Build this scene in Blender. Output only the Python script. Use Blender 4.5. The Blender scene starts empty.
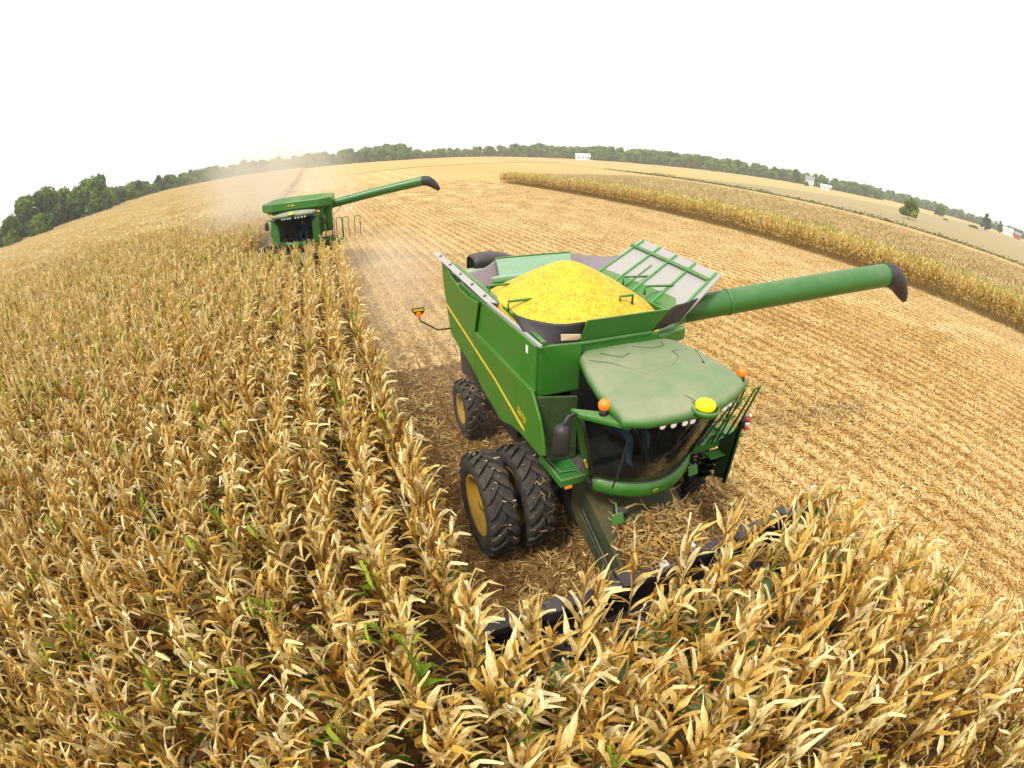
import bpy, bmesh, math, random
import numpy as np
from mathutils import Vector, Matrix, Euler
random.seed(7)
R = math.radians
SC = bpy.context.scene
COL = SC.collection

# ---------------------------------------------------------------- camera, sky, sun, exposure
# world axes: X across the crop rows, Y along the rows (the machines drive towards -Y), Z up.
CAM = Vector((-4.28, -6.10, 6.80))
cd = bpy.data.cameras.new('camera'); cam = bpy.data.objects.new('camera', cd); COL.objects.link(cam)
cam.location = CAM
cam.rotation_euler = (R(90 - 26.0), 0, -math.atan2(0.3697, 0.9291))
cd.type = 'PANO'
cd.panorama_type = 'FISHEYE_LENS_POLYNOMIAL'      # wide action-camera lens, equidistant
cd.sensor_fit = 'HORIZONTAL'; cd.sensor_width = 36.0; cd.lens = 14.0
K1 = -(1024 / 36.0) / 509.0
cd.fisheye_fov = R(180)
cd.fisheye_polynomial_k0 = 0; cd.fisheye_polynomial_k1 = K1
cd.fisheye_polynomial_k2 = 0; cd.fisheye_polynomial_k3 = 0; cd.fisheye_polynomial_k4 = 0
cd.clip_start = 0.05; cd.clip_end = 6000
SC.camera = cam

SUN_EL, SUN_AZ = R(56), R(-118)       # azimuth measured from +Y towards +X
w = bpy.data.worlds.new('World'); SC.world = w; w.use_nodes = True
nt = w.node_tree; nt.nodes.clear()
sky = nt.nodes.new('ShaderNodeTexSky'); sky.sky_type = 'NISHITA'; sky.sun_disc = False
sky.sun_elevation = SUN_EL; sky.sun_rotation = SUN_AZ; sky.air_density = 1.0; sky.dust_density = 4.0
hs = nt.nodes.new('ShaderNodeHueSaturation'); hs.inputs['Saturation'].default_value = 0.2
tc = nt.nodes.new('ShaderNodeTexCoord')
cl = nt.nodes.new('ShaderNodeTexNoise'); cl.inputs['Scale'].default_value = 2.2; cl.inputs['Detail'].default_value = 5
cr = nt.nodes.new('ShaderNodeValToRGB')
cr.color_ramp.elements[0].position = .3; cr.color_ramp.elements[0].color = (.90, .905, .92, 1)
cr.color_ramp.elements[1].position = .7; cr.color_ramp.elements[1].color = (1, 1, 1, 1)
sca = nt.nodes.new('ShaderNodeVectorMath'); sca.operation = 'SCALE'; sca.inputs['Scale'].default_value = 8.2
mx = nt.nodes.new('ShaderNodeMix'); mx.data_type = 'RGBA'; mx.inputs[0].default_value = .85   # the overcast layer
bg = nt.nodes.new('ShaderNodeBackground'); bg.inputs['Strength'].default_value = 0.10
wo = nt.nodes.new('ShaderNodeOutputWorld')
L = nt.links.new
L(sky.outputs[0], hs.inputs['Color']); L(tc.outputs['Generated'], cl.inputs['Vector'])
L(cl.outputs[0], cr.inputs[0]); L(cr.outputs[0], sca.inputs[0])
L(hs.outputs[0], mx.inputs[6]); L(sca.outputs[0], mx.inputs[7])
L(mx.outputs[2], bg.inputs['Color']); L(bg.outputs[0], wo.inputs[0])
sl = bpy.data.lights.new('sun', 'SUN'); sl.energy = 2.1; sl.angle = R(12); sl.color = (1, .95, .86)
so = bpy.data.objects.new('sun', sl); COL.objects.link(so)
sd = Vector((math.sin(SUN_AZ) * math.cos(SUN_EL), math.cos(SUN_AZ) * math.cos(SUN_EL), math.sin(SUN_EL)))
so.rotation_euler = sd.to_track_quat('Z', 'Y').to_euler(); so.location = (-30, -30, 60)
SC.view_settings.view_transform = 'Standard'; SC.view_settings.look = 'None'
SC.view_settings.exposure = 0.80; SC.view_settings.gamma = 1.0
SC.view_settings.use_curve_mapping = False
cy = SC.cycles
cy.use_denoising = True
cy.max_bounces = 6; cy.diffuse_bounces = 2; cy.glossy_bounces = 3; cy.transmission_bounces = 4
cy.transparent_max_bounces = 12; cy.volume_bounces = 1
cy.volume_step_rate = 2.0; cy.volume_max_steps = 128

# ---------------------------------------------------------------- material helpers
class N:
    def __init__(s, name):
        s.m = bpy.data.materials.new(name); s.m.use_nodes = True; s.t = s.m.node_tree; s.t.nodes.clear()
        s.out = s.t.nodes.new('ShaderNodeOutputMaterial')
    def n(s, kind, **kw):
        x = s.t.nodes.new('ShaderNode' + kind)
        for k, v in kw.items(): setattr(x, k, v)
        return x
    def l(s, a, b): s.t.links.new(a, b)
    def setin(s, x, v):
        if hasattr(v, 'is_output') or isinstance(v, bpy.types.NodeSocket): s.l(v, x)
        elif isinstance(v, (tuple, list)) and len(v) == 3 and x.type == 'RGBA': x.default_value = (*v, 1)
        else: x.default_value = v
    def noise(s, scale, detail=4, rough=.6, vec=None, dist=0):
        x = s.n('TexNoise'); x.inputs['Scale'].default_value = scale; x.inputs['Detail'].default_value = detail
        x.inputs['Roughness'].default_value = rough; x.inputs['Distortion'].default_value = dist
        if vec is not None: s.l(vec, x.inputs['Vector'])
        return x.outputs[0]
    def ramp(s, fac, stops):
        x = s.n('ValToRGB'); e = x.color_ramp.elements
        while len(e) < len(stops): e.new(.5)
        for k, (p, c) in enumerate(stops):
            e[k].position = p
            e[k].color = (c, c, c, 1) if not isinstance(c, (tuple, list)) else (*c, 1)
        s.l(fac, x.inputs[0]); return x.outputs[0]
    def mix(s, f, a, b, mode='MIX'):
        x = s.n('Mix', data_type='RGBA', blend_type=mode)
        s.setin(x.inputs[0], f); s.setin(x.inputs[6], a); s.setin(x.inputs[7], b); return x.outputs[2]
    def math(s, op, a, b=0.0, c=None):
        x = s.n('Math', operation=op); s.setin(x.inputs[0], a); s.setin(x.inputs[1], b)
        if c is not None: s.setin(x.inputs[2], c)
        return x.outputs[0]
    def coord(s, kind='Object'): return s.n('TexCoord').outputs[kind]
    def pos(s): return s.n('NewGeometry').outputs['Position']
    def mapping(s, vec, scale=(1, 1, 1), rot=(0, 0, 0)):
        x = s.n('Mapping'); x.inputs['Scale'].default_value = scale; x.inputs['Rotation'].default_value = rot
        s.l(vec, x.inputs['Vector']); return x.outputs[0]
    def bsdf(s, color, rough=.6, metal=0.0, spec=.5, bump=None, bstr=.3, bdist=.02, **kw):
        p = s.n('BsdfPrincipled')
        s.setin(p.inputs['Base Color'], color); s.setin(p.inputs['Roughness'], rough)
        p.inputs['Metallic'].default_value = metal; p.inputs['Specular IOR Level'].default_value = spec
        if bump is not None:
            b = s.n('Bump'); b.inputs['Strength'].default_value = bstr; b.inputs['Distance'].default_value = bdist
            s.l(bump, b.inputs['Height']); s.l(b.outputs[0], p.inputs['Normal'])
        for k, v in kw.items(): s.setin(p.inputs[k.replace('_', ' ')], v)
        return p.outputs[0]
    def done(s, sh): s.l(sh, s.out.inputs['Surface']); return s.m

def dusty(name, color, rough=.35, dust=.5, dcol=(.40, .33, .22), top=.8, metal=0.0, spec=.5, scale=1.3, speck=.45):
    """paint, rubber or metal with field dust that settled mostly on upward faces"""
    a = N(name); p = a.coord('Object')
    up = a.n('SeparateXYZ'); a.l(a.n('NewGeometry').outputs['Normal'], up.inputs[0])
    u = a.n('MapRange'); a.l(up.outputs[2], u.inputs[0]); u.inputs[1].default_value = .1; u.inputs[2].default_value = .95
    u.inputs[3].default_value = 1 - top; u.inputs[4].default_value = 1
    n1 = a.ramp(a.noise(scale, 6, .65, p), [(.32, 0.15), (.68, 1.0)])
    n1 = a.math('MULTIPLY', n1, a.ramp(a.noise(scale * 9, 8, .75, p), [(.30, speck), (.62, 1.12)]))     # patchy, speckled dust
    f = a.math('MINIMUM', a.math('MULTIPLY', a.math('MULTIPLY', n1, u.outputs[0]), dust), 1.0)
    fine = a.ramp(a.noise(38, 5, .7, p), [(.35, .82), (.7, 1.10)])
    c = a.mix(f, a.mix(1.0, color, fine, 'MULTIPLY'), dcol)
    r = a.math('ADD', a.math('MULTIPLY', f, .5), rough)
    return a.done(a.bsdf(c, r, metal, spec, bump=a.noise(26, 3, .5, p), bstr=.05))

M = {}
GREEN = (.018, .165, .008)
M['green'] = dusty('green_paint', GREEN, .36, .42)
M['green_side'] = dusty('green_side_paint', (.020, .165, .006), .38, .42, dcol=(.21, .18, .055), top=.15, scale=.7)
M['green_clean'] = dusty('green_tube_paint', (.022, .135, .014), .34, .30, dcol=(.30, .34, .22), scale=.5)
M['grimy'] = dusty('grimy_sheet', (.016, .050, .016), .6, .95, dcol=(.13, .085, .035), top=.35, scale=2.2)
M['green_dark'] = dusty('green_paint_grimy', (.010, .060, .009), .5, .45, dcol=(.22, .17, .09), top=.5)
M['roof'] = dusty('roof_paint', (.05, .185, .036), .42, .95, dcol=(.29, .275, .175), top=1.0, scale=.55, speck=.8)
M['roof_dusty'] = dusty('dusty_roof_paint', (.10, .17, .08), .5, 1.0, dcol=(.36, .33, .25), top=.9, scale=.8)
M['yellow'] = dusty('yellow_paint', (.75, .50, .02), .4, .35)
M['rim'] = dusty('rim_paint', (.52, .30, .012), .55, 1.0, dcol=(.20, .115, .025), top=.3)
M['tyre'] = dusty('tyre_rubber', (.012, .012, .013), .75, .40, dcol=(.20, .15, .10), top=.45, scale=4)
M['black'] = dusty('black_plastic', (.015, .014, .016), .5, .35, dcol=(.25, .21, .18))
M['rubber_flap'] = dusty('rubber_flap', (.012, .010, .012), .6, .25, dcol=(.25, .2, .2), top=.6)
M['canvas'] = dusty('grey_canvas', (.20, .165, .19), .8, .4, dcol=(.34, .28, .25), top=.5)
M['header_sheet'] = dusty('header_sheet', (.022, .018, .024), .5, .38, dcol=(.22, .18, .16), top=.7)
M['galv'] = dusty('galvanised_sheet', (.38, .365, .355), .42, .4, dcol=(.40, .34, .27), metal=.15, top=.4)
M['galv_rib'] = dusty('rib_paint', (.05, .30, .06), .45, .3)
M['pale_green'] = dusty('pale_green_sheet', (.24, .42, .28), .45, .45, dcol=(.5, .48, .38))
M['white'] = dusty('white_plastic', (.80, .80, .80), .4, .15)
M['beige'] = dusty('beige_sheet', (.72, .52, .34), .7, .2)
M['skin'] = dusty('skin', (.45, .26, .18), .6, .05)
M['denim'] = dusty('denim', (.09, .24, .42), .85, .1)
M['shirt'] = dusty('blue_shirt', (.01, .045, .42), .85, .05)
M['hair'] = dusty('hair', (.05, .03, .02), .7, .05)
M['seat'] = dusty('seat_cloth', (.03, .03, .032), .8, .15)
M['screen'] = dusty('screen_glass', (.06, .22, .14), .25, .05)
M['red'] = dusty('red_reflector', (.70, .02, .015), .35, .1)
M['orange'] = dusty('orange_reflector', (.90, .28, .015), .4, .15)
M['wood_white'] = dusty('white_siding', (.80, .79, .77), .6, .2)
M['roof_white'] = dusty('white_roof', (.82, .83, .85), .5, .15)
M['roof_grey'] = dusty('grey_roof', (.22, .22, .23), .7, .15)
M['red_siding'] = dusty('red_siding', (.35, .05, .04), .7, .2)
M['window'] = dusty('dark_window', (.03, .035, .04), .15, .05)

def m_amber():
    a = N('amber_lamp'); p = a.coord('Object')
    s = a.bsdf(a.ramp(a.noise(9, 2, .5, p), [(.3, (.85, .11, .004)), (.7, (.92, .20, .008))]), .16, 0, .7,
               Emission_Color=(1, .22, .005), Emission_Strength=.22)
    return a.done(s)
M['amber'] = m_amber()
def m_lamp():
    a = N('work_lamp_glass'); return a.done(a.bsdf((.85, .85, .85), .2, 0, .6, Emission_Color=(1, 1, .95), Emission_Strength=.12))
M['lamp'] = m_lamp()
def m_dome():
    a = N('yellow_dome'); return a.done(a.bsdf((.95, .74, .0), .3, 0, .5))
M['dome'] = m_dome()
def m_glass():
    a = N('tinted_glass'); p = a.coord('Object')
    t = a.n('BsdfTransparent'); t.inputs[0].default_value = (.36, .41, .40, 1)
    g = a.n('BsdfGlossy'); g.inputs['Roughness'].default_value = .06; g.inputs[0].default_value = (.8, .85, .85, 1)
    fr = a.n('LayerWeight'); fr.inputs[0].default_value = .12
    m1 = a.n('MixShader'); a.l(a.math('MULTIPLY', fr.outputs[0], .20), m1.inputs[0]); a.l(t.outputs[0], m1.inputs[1]); a.l(g.outputs[0], m1.inputs[2])
    d = a.n('BsdfDiffuse'); d.inputs[0].default_value = (.33, .28, .22, 1)
    m2 = a.n('MixShader'); a.l(a.ramp(a.noise(3.5, 5, .6, p), [(.4, .0), (.85, .07)]), m2.inputs[0])
    a.l(m1.outputs[0], m2.inputs[1]); a.l(d.outputs[0], m2.inputs[2])
    return a.done(m2.outputs[0])
M['glass'] = m_glass()
def m_grate():
    a = N('tread_grate'); p = a.coord('Object')
    v = a.n('TexVoronoi', feature='F1'); v.inputs['Scale'].default_value = 17; v.inputs['Randomness'].default_value = .0
    a.l(p, v.inputs['Vector'])
    f = a.ramp(v.outputs['Distance'], [(.34, 1), (.42, 0)])
    c = a.mix(f, (.03, .17, .025), (.006, .012, .006))
    return a.done(a.bsdf(c, .55, bump=f, bstr=-.6))
M['grate'] = m_grate()
def m_grain():
    a = N('corn_kernels'); p = a.coord('Object')
    v = a.n('TexVoronoi'); v.inputs['Scale'].default_value = 42; a.l(p, v.inputs['Vector'])
    c = a.ramp(v.outputs['Color'], [(.08, (.50, .17, .003)), (.3, (.66, .38, .005)), (.55, (.74, .50, .009)), (.85, (.80, .60, .03)), (1, (.60, .20, .005))])
    big = a.ramp(a.noise(5, 4, .6, p), [(.35, (.86, .80, .7)), (.6, (1, 1, 1))])
    return a.done(a.bsdf(a.mix(1, c, big, 'MULTIPLY'), .5, bump=a.math('ADD', v.outputs['Distance'], a.math('MULTIPLY', a.noise(12, 3, .6, p), 1.5)), bstr=.6, bdist=.02))
M['grain'] = m_grain()

def m_leaf(name, stops, gstops=None, trans=.18, varyobj=.28):
    """dry leaf: colour by leaf ('tint'), green by 'green', veins along the blade"""
    a = N(name)
    at = a.n('Attribute'); at.attribute_name = 'tint'
    oi = a.n('ObjectInfo')
    sx = a.n('SeparateColor'); a.l(at.outputs['Color'], sx.inputs[0])
    p = a.coord('Object')
    t = a.math('ADD', a.math('MULTIPLY', a.math('SUBTRACT', oi.outputs['Random'], .5), varyobj), sx.outputs[0])
    t = a.math('ADD', t, a.math('MULTIPLY', a.math('SUBTRACT', a.noise(7, 4, .65, p), .5), .55))
    c = a.ramp(t, stops)
    if gstops:
        c = a.mix(sx.outputs[1], c, a.ramp(t, gstops))
    c = a.mix(.7, c, a.ramp(a.noise(60, 2, .5, a.mapping(p, (1, 1, .15))), [(.3, .55), (.7, 1.15)]), 'MULTIPLY')
    b = a.bsdf(c, .62, 0, .25)
    tr = a.n('BsdfTranslucent'); a.l(c, tr.inputs[0])
    m = a.n('MixShader'); m.inputs[0].default_value = trans; a.l(b, m.inputs[1]); a.l(tr.outputs[0], m.inputs[2])
    return a.done(m.outputs[0])
TAN = [(.0, (.13, .045, .005)), (.22, (.35, .155, .018)), (.45, (.63, .375, .060)), (.7, (.82, .585, .185)), (1, (.92, .78, .43))]
GRN = [(.0, (.06, .13, .008)), (.5, (.22, .33, .018)), (1, (.50, .52, .06))]
M['leaf'] = m_leaf('corn_leaf', TAN, GRN)
M['stalk'] = m_leaf('corn_stalk', [(0, (.13, .06, .014)), (.5, (.30, .17, .045)), (1, (.52, .36, .13))], trans=.0)
M['tassel'] = m_leaf('corn_tassel', [(0, (.34, .19, .06)), (.5, (.55, .36, .13)), (1, (.72, .53, .25))], trans=.15)
M['leaf_field'] = m_leaf('field_leaf', [(.0, (.14, .065, .014)), (.22, (.31, .175, .05)), (.45, (.50, .32, .12)), (.7, (.63, .45, .20)), (1, (.75, .59, .32))], GRN)
M['husk'] = m_leaf('corn_husk', [(0, (.45, .28, .10)), (.5, (.66, .48, .23)), (1, (.80, .66, .40))], trans=.15)
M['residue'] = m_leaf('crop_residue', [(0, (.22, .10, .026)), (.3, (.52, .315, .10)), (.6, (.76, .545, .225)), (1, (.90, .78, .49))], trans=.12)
M['residue_near'] = m_leaf('near_residue', [(0, (.17, .07, .012)), (.3, (.42, .215, .042)), (.6, (.66, .42, .125)), (1, (.86, .68, .34))], trans=.1)
M['residue_brown'] = m_leaf('brown_residue', [(0, (.09, .038, .009)), (.3, (.22, .112, .027)), (.6, (.40, .235, .070)), (1, (.66, .47, .20))], trans=.1)
M['foliage'] = m_leaf('tree_foliage', [(0, (.03, .065, .008)), (.4, (.095, .185, .020)), (.75, (.19, .30, .034)), (1, (.33, .42, .06))], trans=.25, varyobj=.3)
M['foliage_light'] = m_leaf('light_foliage', [(0, (.07, .12, .014)), (.5, (.19, .27, .030)), (1, (.36, .40, .06))], trans=.25)
M['foliage_autumn'] = m_leaf('autumn_foliage', [(0, (.09, .045, .02)), (.5, (.17, .09, .03)), (1, (.25, .15, .04))], trans=.2)
M['foliage_dark'] = m_leaf('conifer_foliage', [(0, (.016, .040, .014)), (.5, (.045, .09, .03)), (1, (.09, .145, .045))], trans=.15)
M['weeds'] = m_leaf('weed_leaves', [(0, (.06, .08, .02)), (.5, (.14, .15, .04)), (1, (.30, .24, .09))], trans=.2)
M['bark'] = dusty('bark', (.07, .055, .045), .9, .1)

def m_ground(name, cols, scale=1.0, rows=None, big=None, bstr=.6):
    a = N(name); p = a.pos()
    f1 = a.noise(9 * scale, 6, .75, a.mapping(p, (1, .55, 1)))
    f2 = a.noise(34 * scale, 3, .7, a.mapping(p, (.5, 1, 1), (0, 0, .7)))
    f = a.math('ADD', a.math('MULTIPLY', f1, .55), a.math('MULTIPLY', f2, .45))
    if rows:
        # the cut crop rows: darker stub lines every 0.76 m, broader windrows of straw once per pass
        sx = a.n('SeparateXYZ'); a.l(p, sx.inputs[0])
        xx = a.math('ADD', sx.outputs[0], a.math('MULTIPLY', a.math('SUBTRACT', a.noise(1.3, 3, .6, a.mapping(p, (1, .25, 1))), .5), .30))
        def tri(period, x0): return a.math('ABSOLUTE', a.math('SUBTRACT', a.math('FRACT', a.math('DIVIDE', a.math('ADD', xx, 100 * period - x0 + period / 2), period)), .5))
        stub = a.ramp(tri(.7625, -3.43), [(.06, 0), (.30, 1)])
        wind = a.ramp(tri(6.1, -3.05), [(.05, 0), (.45, 1)])
        f = a.math('ADD', f, a.math('ADD', a.math('MULTIPLY', stub, rows), a.math('SUBTRACT', a.math('MULTIPLY', wind, .05), rows * .62 + .02)))
    c = a.ramp(f, cols)
    if big:
        c = a.mix(1, c, a.ramp(a.noise(big[0], 4, .6, a.mapping(p, (1, .25, 1))), [(.35, big[1]), (.65, big[2])]), 'MULTIPLY')
    return a.done(a.bsdf(c, .9, 0, .1, bump=f, bstr=bstr, bdist=.06))
M['soil'] = m_ground('littered_soil', [(.3, (.035, .018, .006)), (.5, (.10, .052, .017)), (.7, (.24, .14, .05))])
M['stubble'] = m_ground('stubble_litter', [(.30, (.15, .070, .018)), (.44, (.40, .235, .075)), (.56, (.64, .45, .18)), (.72, (.84, .69, .40))],
                        rows=.20, big=(.06, (.86, .84, .80), (1.06, 1.05, 1.03)))
M['far_crop'] = m_ground('far_crop', [(.3, (.34, .20, .065)), (.5, (.50, .33, .12)), (.7, (.62, .45, .19))], scale=.15, big=(.012, (.9, .88, .84), (1.08, 1.06, 1.02)))
M['far_pale'] = m_ground('far_pale', [(.3, (.36, .25, .09)), (.5, (.45, .33, .13)), (.7, (.52, .40, .18))], scale=.15, big=(.015, (.92, .92, .9), (1.05, 1.05, 1.05)))
M['far_grey'] = m_ground('far_grey', [(.3, (.27, .205, .10)), (.5, (.33, .26, .13)), (.7, (.39, .31, .17))], scale=.15, big=(.015, (.92, .92, .9), (1.05, 1.05, 1.05)))
M['grass'] = m_ground('grass', [(.3, (.16, .17, .04)), (.5, (.24, .23, .07)), (.7, (.36, .31, .12))], scale=.4)
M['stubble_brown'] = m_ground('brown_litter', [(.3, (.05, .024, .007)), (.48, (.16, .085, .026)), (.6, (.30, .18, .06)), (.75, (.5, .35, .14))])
# ---------------------------------------------------------------- mesh helpers
# combine and scenery are drawn in "drive" coordinates: x across, y forward (the way the machines drive), z up.
# MB.build flips y so that forward becomes world -Y.
class MB:
    def __init__(s): s.v = []; s.f = []; s.mi = []; s.mats = []; s.cur = 0; s.tint = []; s.sm = []; s.t = (.5, 0.0); s.smooth = False
    def mat(s, key):
        m = M[key]
        if m not in s.mats: s.mats.append(m)
        s.cur = s.mats.index(m); return s
    def add(s, vs, fs):
        b = len(s.v); s.v += [tuple(p) for p in vs]; s.tint += [s.t] * len(vs)
        for f in fs: s.f.append([b + i for i in f]); s.mi.append(s.cur); s.sm.append(s.smooth)
        return s
    def hexa(s, p):      # 8 points: bottom 4 then top 4
        return s.add(p, [(0, 3, 2, 1), (4, 5, 6, 7), (0, 1, 5, 4), (1, 2, 6, 5), (2, 3, 7, 6), (3, 0, 4, 7)])
    def box(s, x0, x1, y0, y1, z0, z1):
        return s.hexa([(x0, y0, z0), (x1, y0, z0), (x1, y1, z0), (x0, y1, z0), (x0, y0, z1), (x1, y0, z1), (x1, y1, z1), (x0, y1, z1)])
    def bar(s, a, b, w, h, up=(0, 0, 1)):
        a, b, up = Vector(a), Vector(b), Vector(up); d = (b - a).normalized()
        sx = d.cross(up); sx = sx.normalized() if sx.length > 1e-5 else Vector((1, 0, 0)); u = sx.cross(d)
        sx *= w / 2; u *= h / 2
        return s.hexa([a - sx - u, a + sx - u, b + sx - u, b - sx - u, a - sx + u, a + sx + u, b + sx + u, b - sx + u])
    def prism(s, pts, ext):   # polygon of 3d points swept by ext
        n = len(pts); e = Vector(ext); P = [Vector(p) for p in pts]
        return s.add(P + [p + e for p in P], [tuple(range(n - 1, -1, -1)), tuple(range(n, 2 * n))] + [(i, (i + 1) % n, n + (i + 1) % n, n + i) for i in range(n)])
    def tube(s, pts, r, n=8, caps=True):
        P = [Vector(p) for p in pts]; k = len(P); rr = r if isinstance(r, (list, tuple)) else [r] * k
        sm = s.smooth; s.smooth = True
        vs = []; up = None
        for i in range(k):
            d = (P[min(i + 1, k - 1)] - P[max(i - 1, 0)]).normalized()
            if up is None: up = d.orthogonal().normalized()
            up = (up - d * up.dot(d)).normalized(); sd_ = d.cross(up)
            for j in range(n):
                a = 2 * math.pi * j / n; vs.append(P[i] + (up * math.cos(a) + sd_ * math.sin(a)) * rr[i])
        fs = [(i * n + j, i * n + (j + 1) % n, (i + 1) * n + (j + 1) % n, (i + 1) * n + j) for i in range(k - 1) for j in range(n)]
        s.add(vs, fs)
        b = len(s.v) - len(vs); s.smooth = False
        if caps:
            s.f.append([b + j for j in range(n)][::-1]); s.f.append([b + (k - 1) * n + j for j in range(n)]); s.mi += [s.cur] * 2; s.sm += [False] * 2
        s.smooth = sm; return s
    def lathe(s, prof, o, axis, n=32, closed=False):   # prof: (distance along axis, radius)
        ax = Vector(axis).normalized(); u = ax.orthogonal().normalized(); v = ax.cross(u); o = Vector(o); k = len(prof)
        vs = [o + ax * h + (u * math.cos(2 * math.pi * j / n) + v * math.sin(2 * math.pi * j / n)) * r for h, r in prof for j in range(n)]
        fs = [(i * n + j, i * n + (j + 1) % n, ((i + 1) % k) * n + (j + 1) % n, ((i + 1) % k) * n + j) for i in range(k if closed else k - 1) for j in range(n)]
        sm = s.smooth; s.smooth = True; s.add(vs, fs); s.smooth = sm; return s
    def grid(s, rows):   # list of rows of points
        n = len(rows[0]); vs = [p for r in rows for p in r]
        return s.add(vs, [(i * n + j, i * n + j + 1, (i + 1) * n + j + 1, (i + 1) * n + j) for i in range(len(rows) - 1) for j in range(n - 1)])
    def mesh(s, name, flip=True, recalc=True):
        me = bpy.data.meshes.new(name)
        vs = [(x, -y, z) for x, y, z in s.v] if flip else s.v
        fs = [f[::-1] for f in s.f] if flip else s.f
        me.from_pydata(vs, [], fs)
        for m in s.mats: me.materials.append(m)
        me.polygons.foreach_set('material_index', s.mi); me.polygons.foreach_set('use_smooth', s.sm)
        ca = me.color_attributes.new('tint', 'FLOAT_COLOR', 'POINT')
        ca.data.foreach_set('color', [q for t in s.tint for q in (t[0], t[1], 0, 1)])
        if recalc:
            bm = bmesh.new(); bm.from_mesh(me); bmesh.ops.recalc_face_normals(bm, faces=bm.faces); bm.to_mesh(me); bm.free()
        me.update(); return me
    def build(s, name, parent=None, bevel=0, flip=True, recalc=True, solid=0, loc=None):
        o = bpy.data.objects.new(name, s.mesh(name, flip, recalc)); COL.objects.link(o)
        if parent is not None: o.parent = parent
        if loc is not None: o.location = loc
        if solid:
            m = o.modifiers.new('solid', 'SOLIDIFY'); m.thickness = solid; m.offset = 0
        if bevel:
            m = o.modifiers.new('bevel', 'BEVEL'); m.width = bevel; m.segments = 2; m.limit_method = 'ANGLE'; m.angle_limit = R(38)
            m.harden_normals = False
        return o
def mb(key):
    b = MB(); b.mat(key); return b
def tag(o, label=None, cat=None, group=None, kind=None):
    for k, v in (('label', label), ('category', cat), ('group', group), ('kind', kind)):
        if v: o[k] = v
    return o
def empty(name, loc=(0, 0, 0), label=None, cat=None, group=None):
    o = bpy.data.objects.new(name, None); COL.objects.link(o); o.location = loc; o.empty_display_size = .2
    return tag(o, label, cat, group)
def loose(name, mesh):     # a source for scattering that is not itself in the scene
    return bpy.data.objects.new(name, mesh)
rnd = random.Random(11)

def scatter(name, pts, rots, scls, idxs, sources):
    """one stuff object: instances of the source meshes on points (world coordinates)"""
    me = bpy.data.meshes.new(name); n = len(pts)
    me.vertices.add(n); me.vertices.foreach_set('co', np.asarray(pts, dtype=np.float32).ravel())
    a = me.attributes.new('rot', 'FLOAT_VECTOR', 'POINT'); a.data.foreach_set('vector', np.asarray(rots, dtype=np.float32).ravel())
    a = me.attributes.new('scl', 'FLOAT', 'POINT'); a.data.foreach_set('value', np.asarray(scls, dtype=np.float32))
    a = me.attributes.new('idx', 'INT', 'POINT'); a.data.foreach_set('value', np.asarray(idxs, dtype=np.int32))
    o = bpy.data.objects.new(name, me); COL.objects.link(o)
    g = bpy.data.node_groups.new(name, 'GeometryNodeTree')
    g.interface.new_socket('Geometry', in_out='INPUT', socket_type='NodeSocketGeometry')
    g.interface.new_socket('Geometry', in_out='OUTPUT', socket_type='NodeSocketGeometry')
    gi = g.nodes.new('NodeGroupInput'); go = g.nodes.new('NodeGroupOutput')
    j = g.nodes.new('GeometryNodeJoinGeometry')
    for s in reversed(sources):     # joined geometry lists the last link first
        q = g.nodes.new('GeometryNodeObjectInfo'); q.inputs['Object'].default_value = s; q.inputs['As Instance'].default_value = True
        g.links.new(q.outputs['Geometry'], j.inputs[0])
    ip = g.nodes.new('GeometryNodeInstanceOnPoints'); ip.inputs['Pick Instance'].default_value = True
    def attr(nm, dt):
        x = g.nodes.new('GeometryNodeInputNamedAttribute'); x.data_type = dt; x.inputs['Name'].default_value = nm; return x.outputs['Attribute']
    g.links.new(gi.outputs[0], ip.inputs['Points']); g.links.new(j.outputs[0], ip.inputs['Instance'])
    g.links.new(attr('idx', 'INT'), ip.inputs['Instance Index']); g.links.new(attr('rot', 'FLOAT_VECTOR'), ip.inputs['Rotation'])
    g.links.new(attr('scl', 'FLOAT'), ip.inputs['Scale']); g.links.new(ip.outputs[0], go.inputs[0])
    m = o.modifiers.new('scatter', 'NODES'); m.node_group = g
    return o
# ---------------------------------------------------------------- combine harvester
def text_mesh(name, body, size, key, m, parent):
    cu = bpy.data.curves.new(name, 'FONT'); cu.body = body; cu.size = size; cu.extrude = .002; cu.align_x = 'CENTER'; cu.align_y = 'CENTER'
    t = bpy.data.objects.new(name, cu); COL.objects.link(t)
    bpy.context.view_layer.update()
    me = bpy.data.meshes.new_from_object(t.evaluated_get(bpy.context.evaluated_depsgraph_get()))
    bpy.data.objects.remove(t); me.materials.clear(); me.materials.append(M[key]); me.transform(m)
    o = bpy.data.objects.new(name, me); COL.objects.link(o); o.parent = parent; return o

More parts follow.
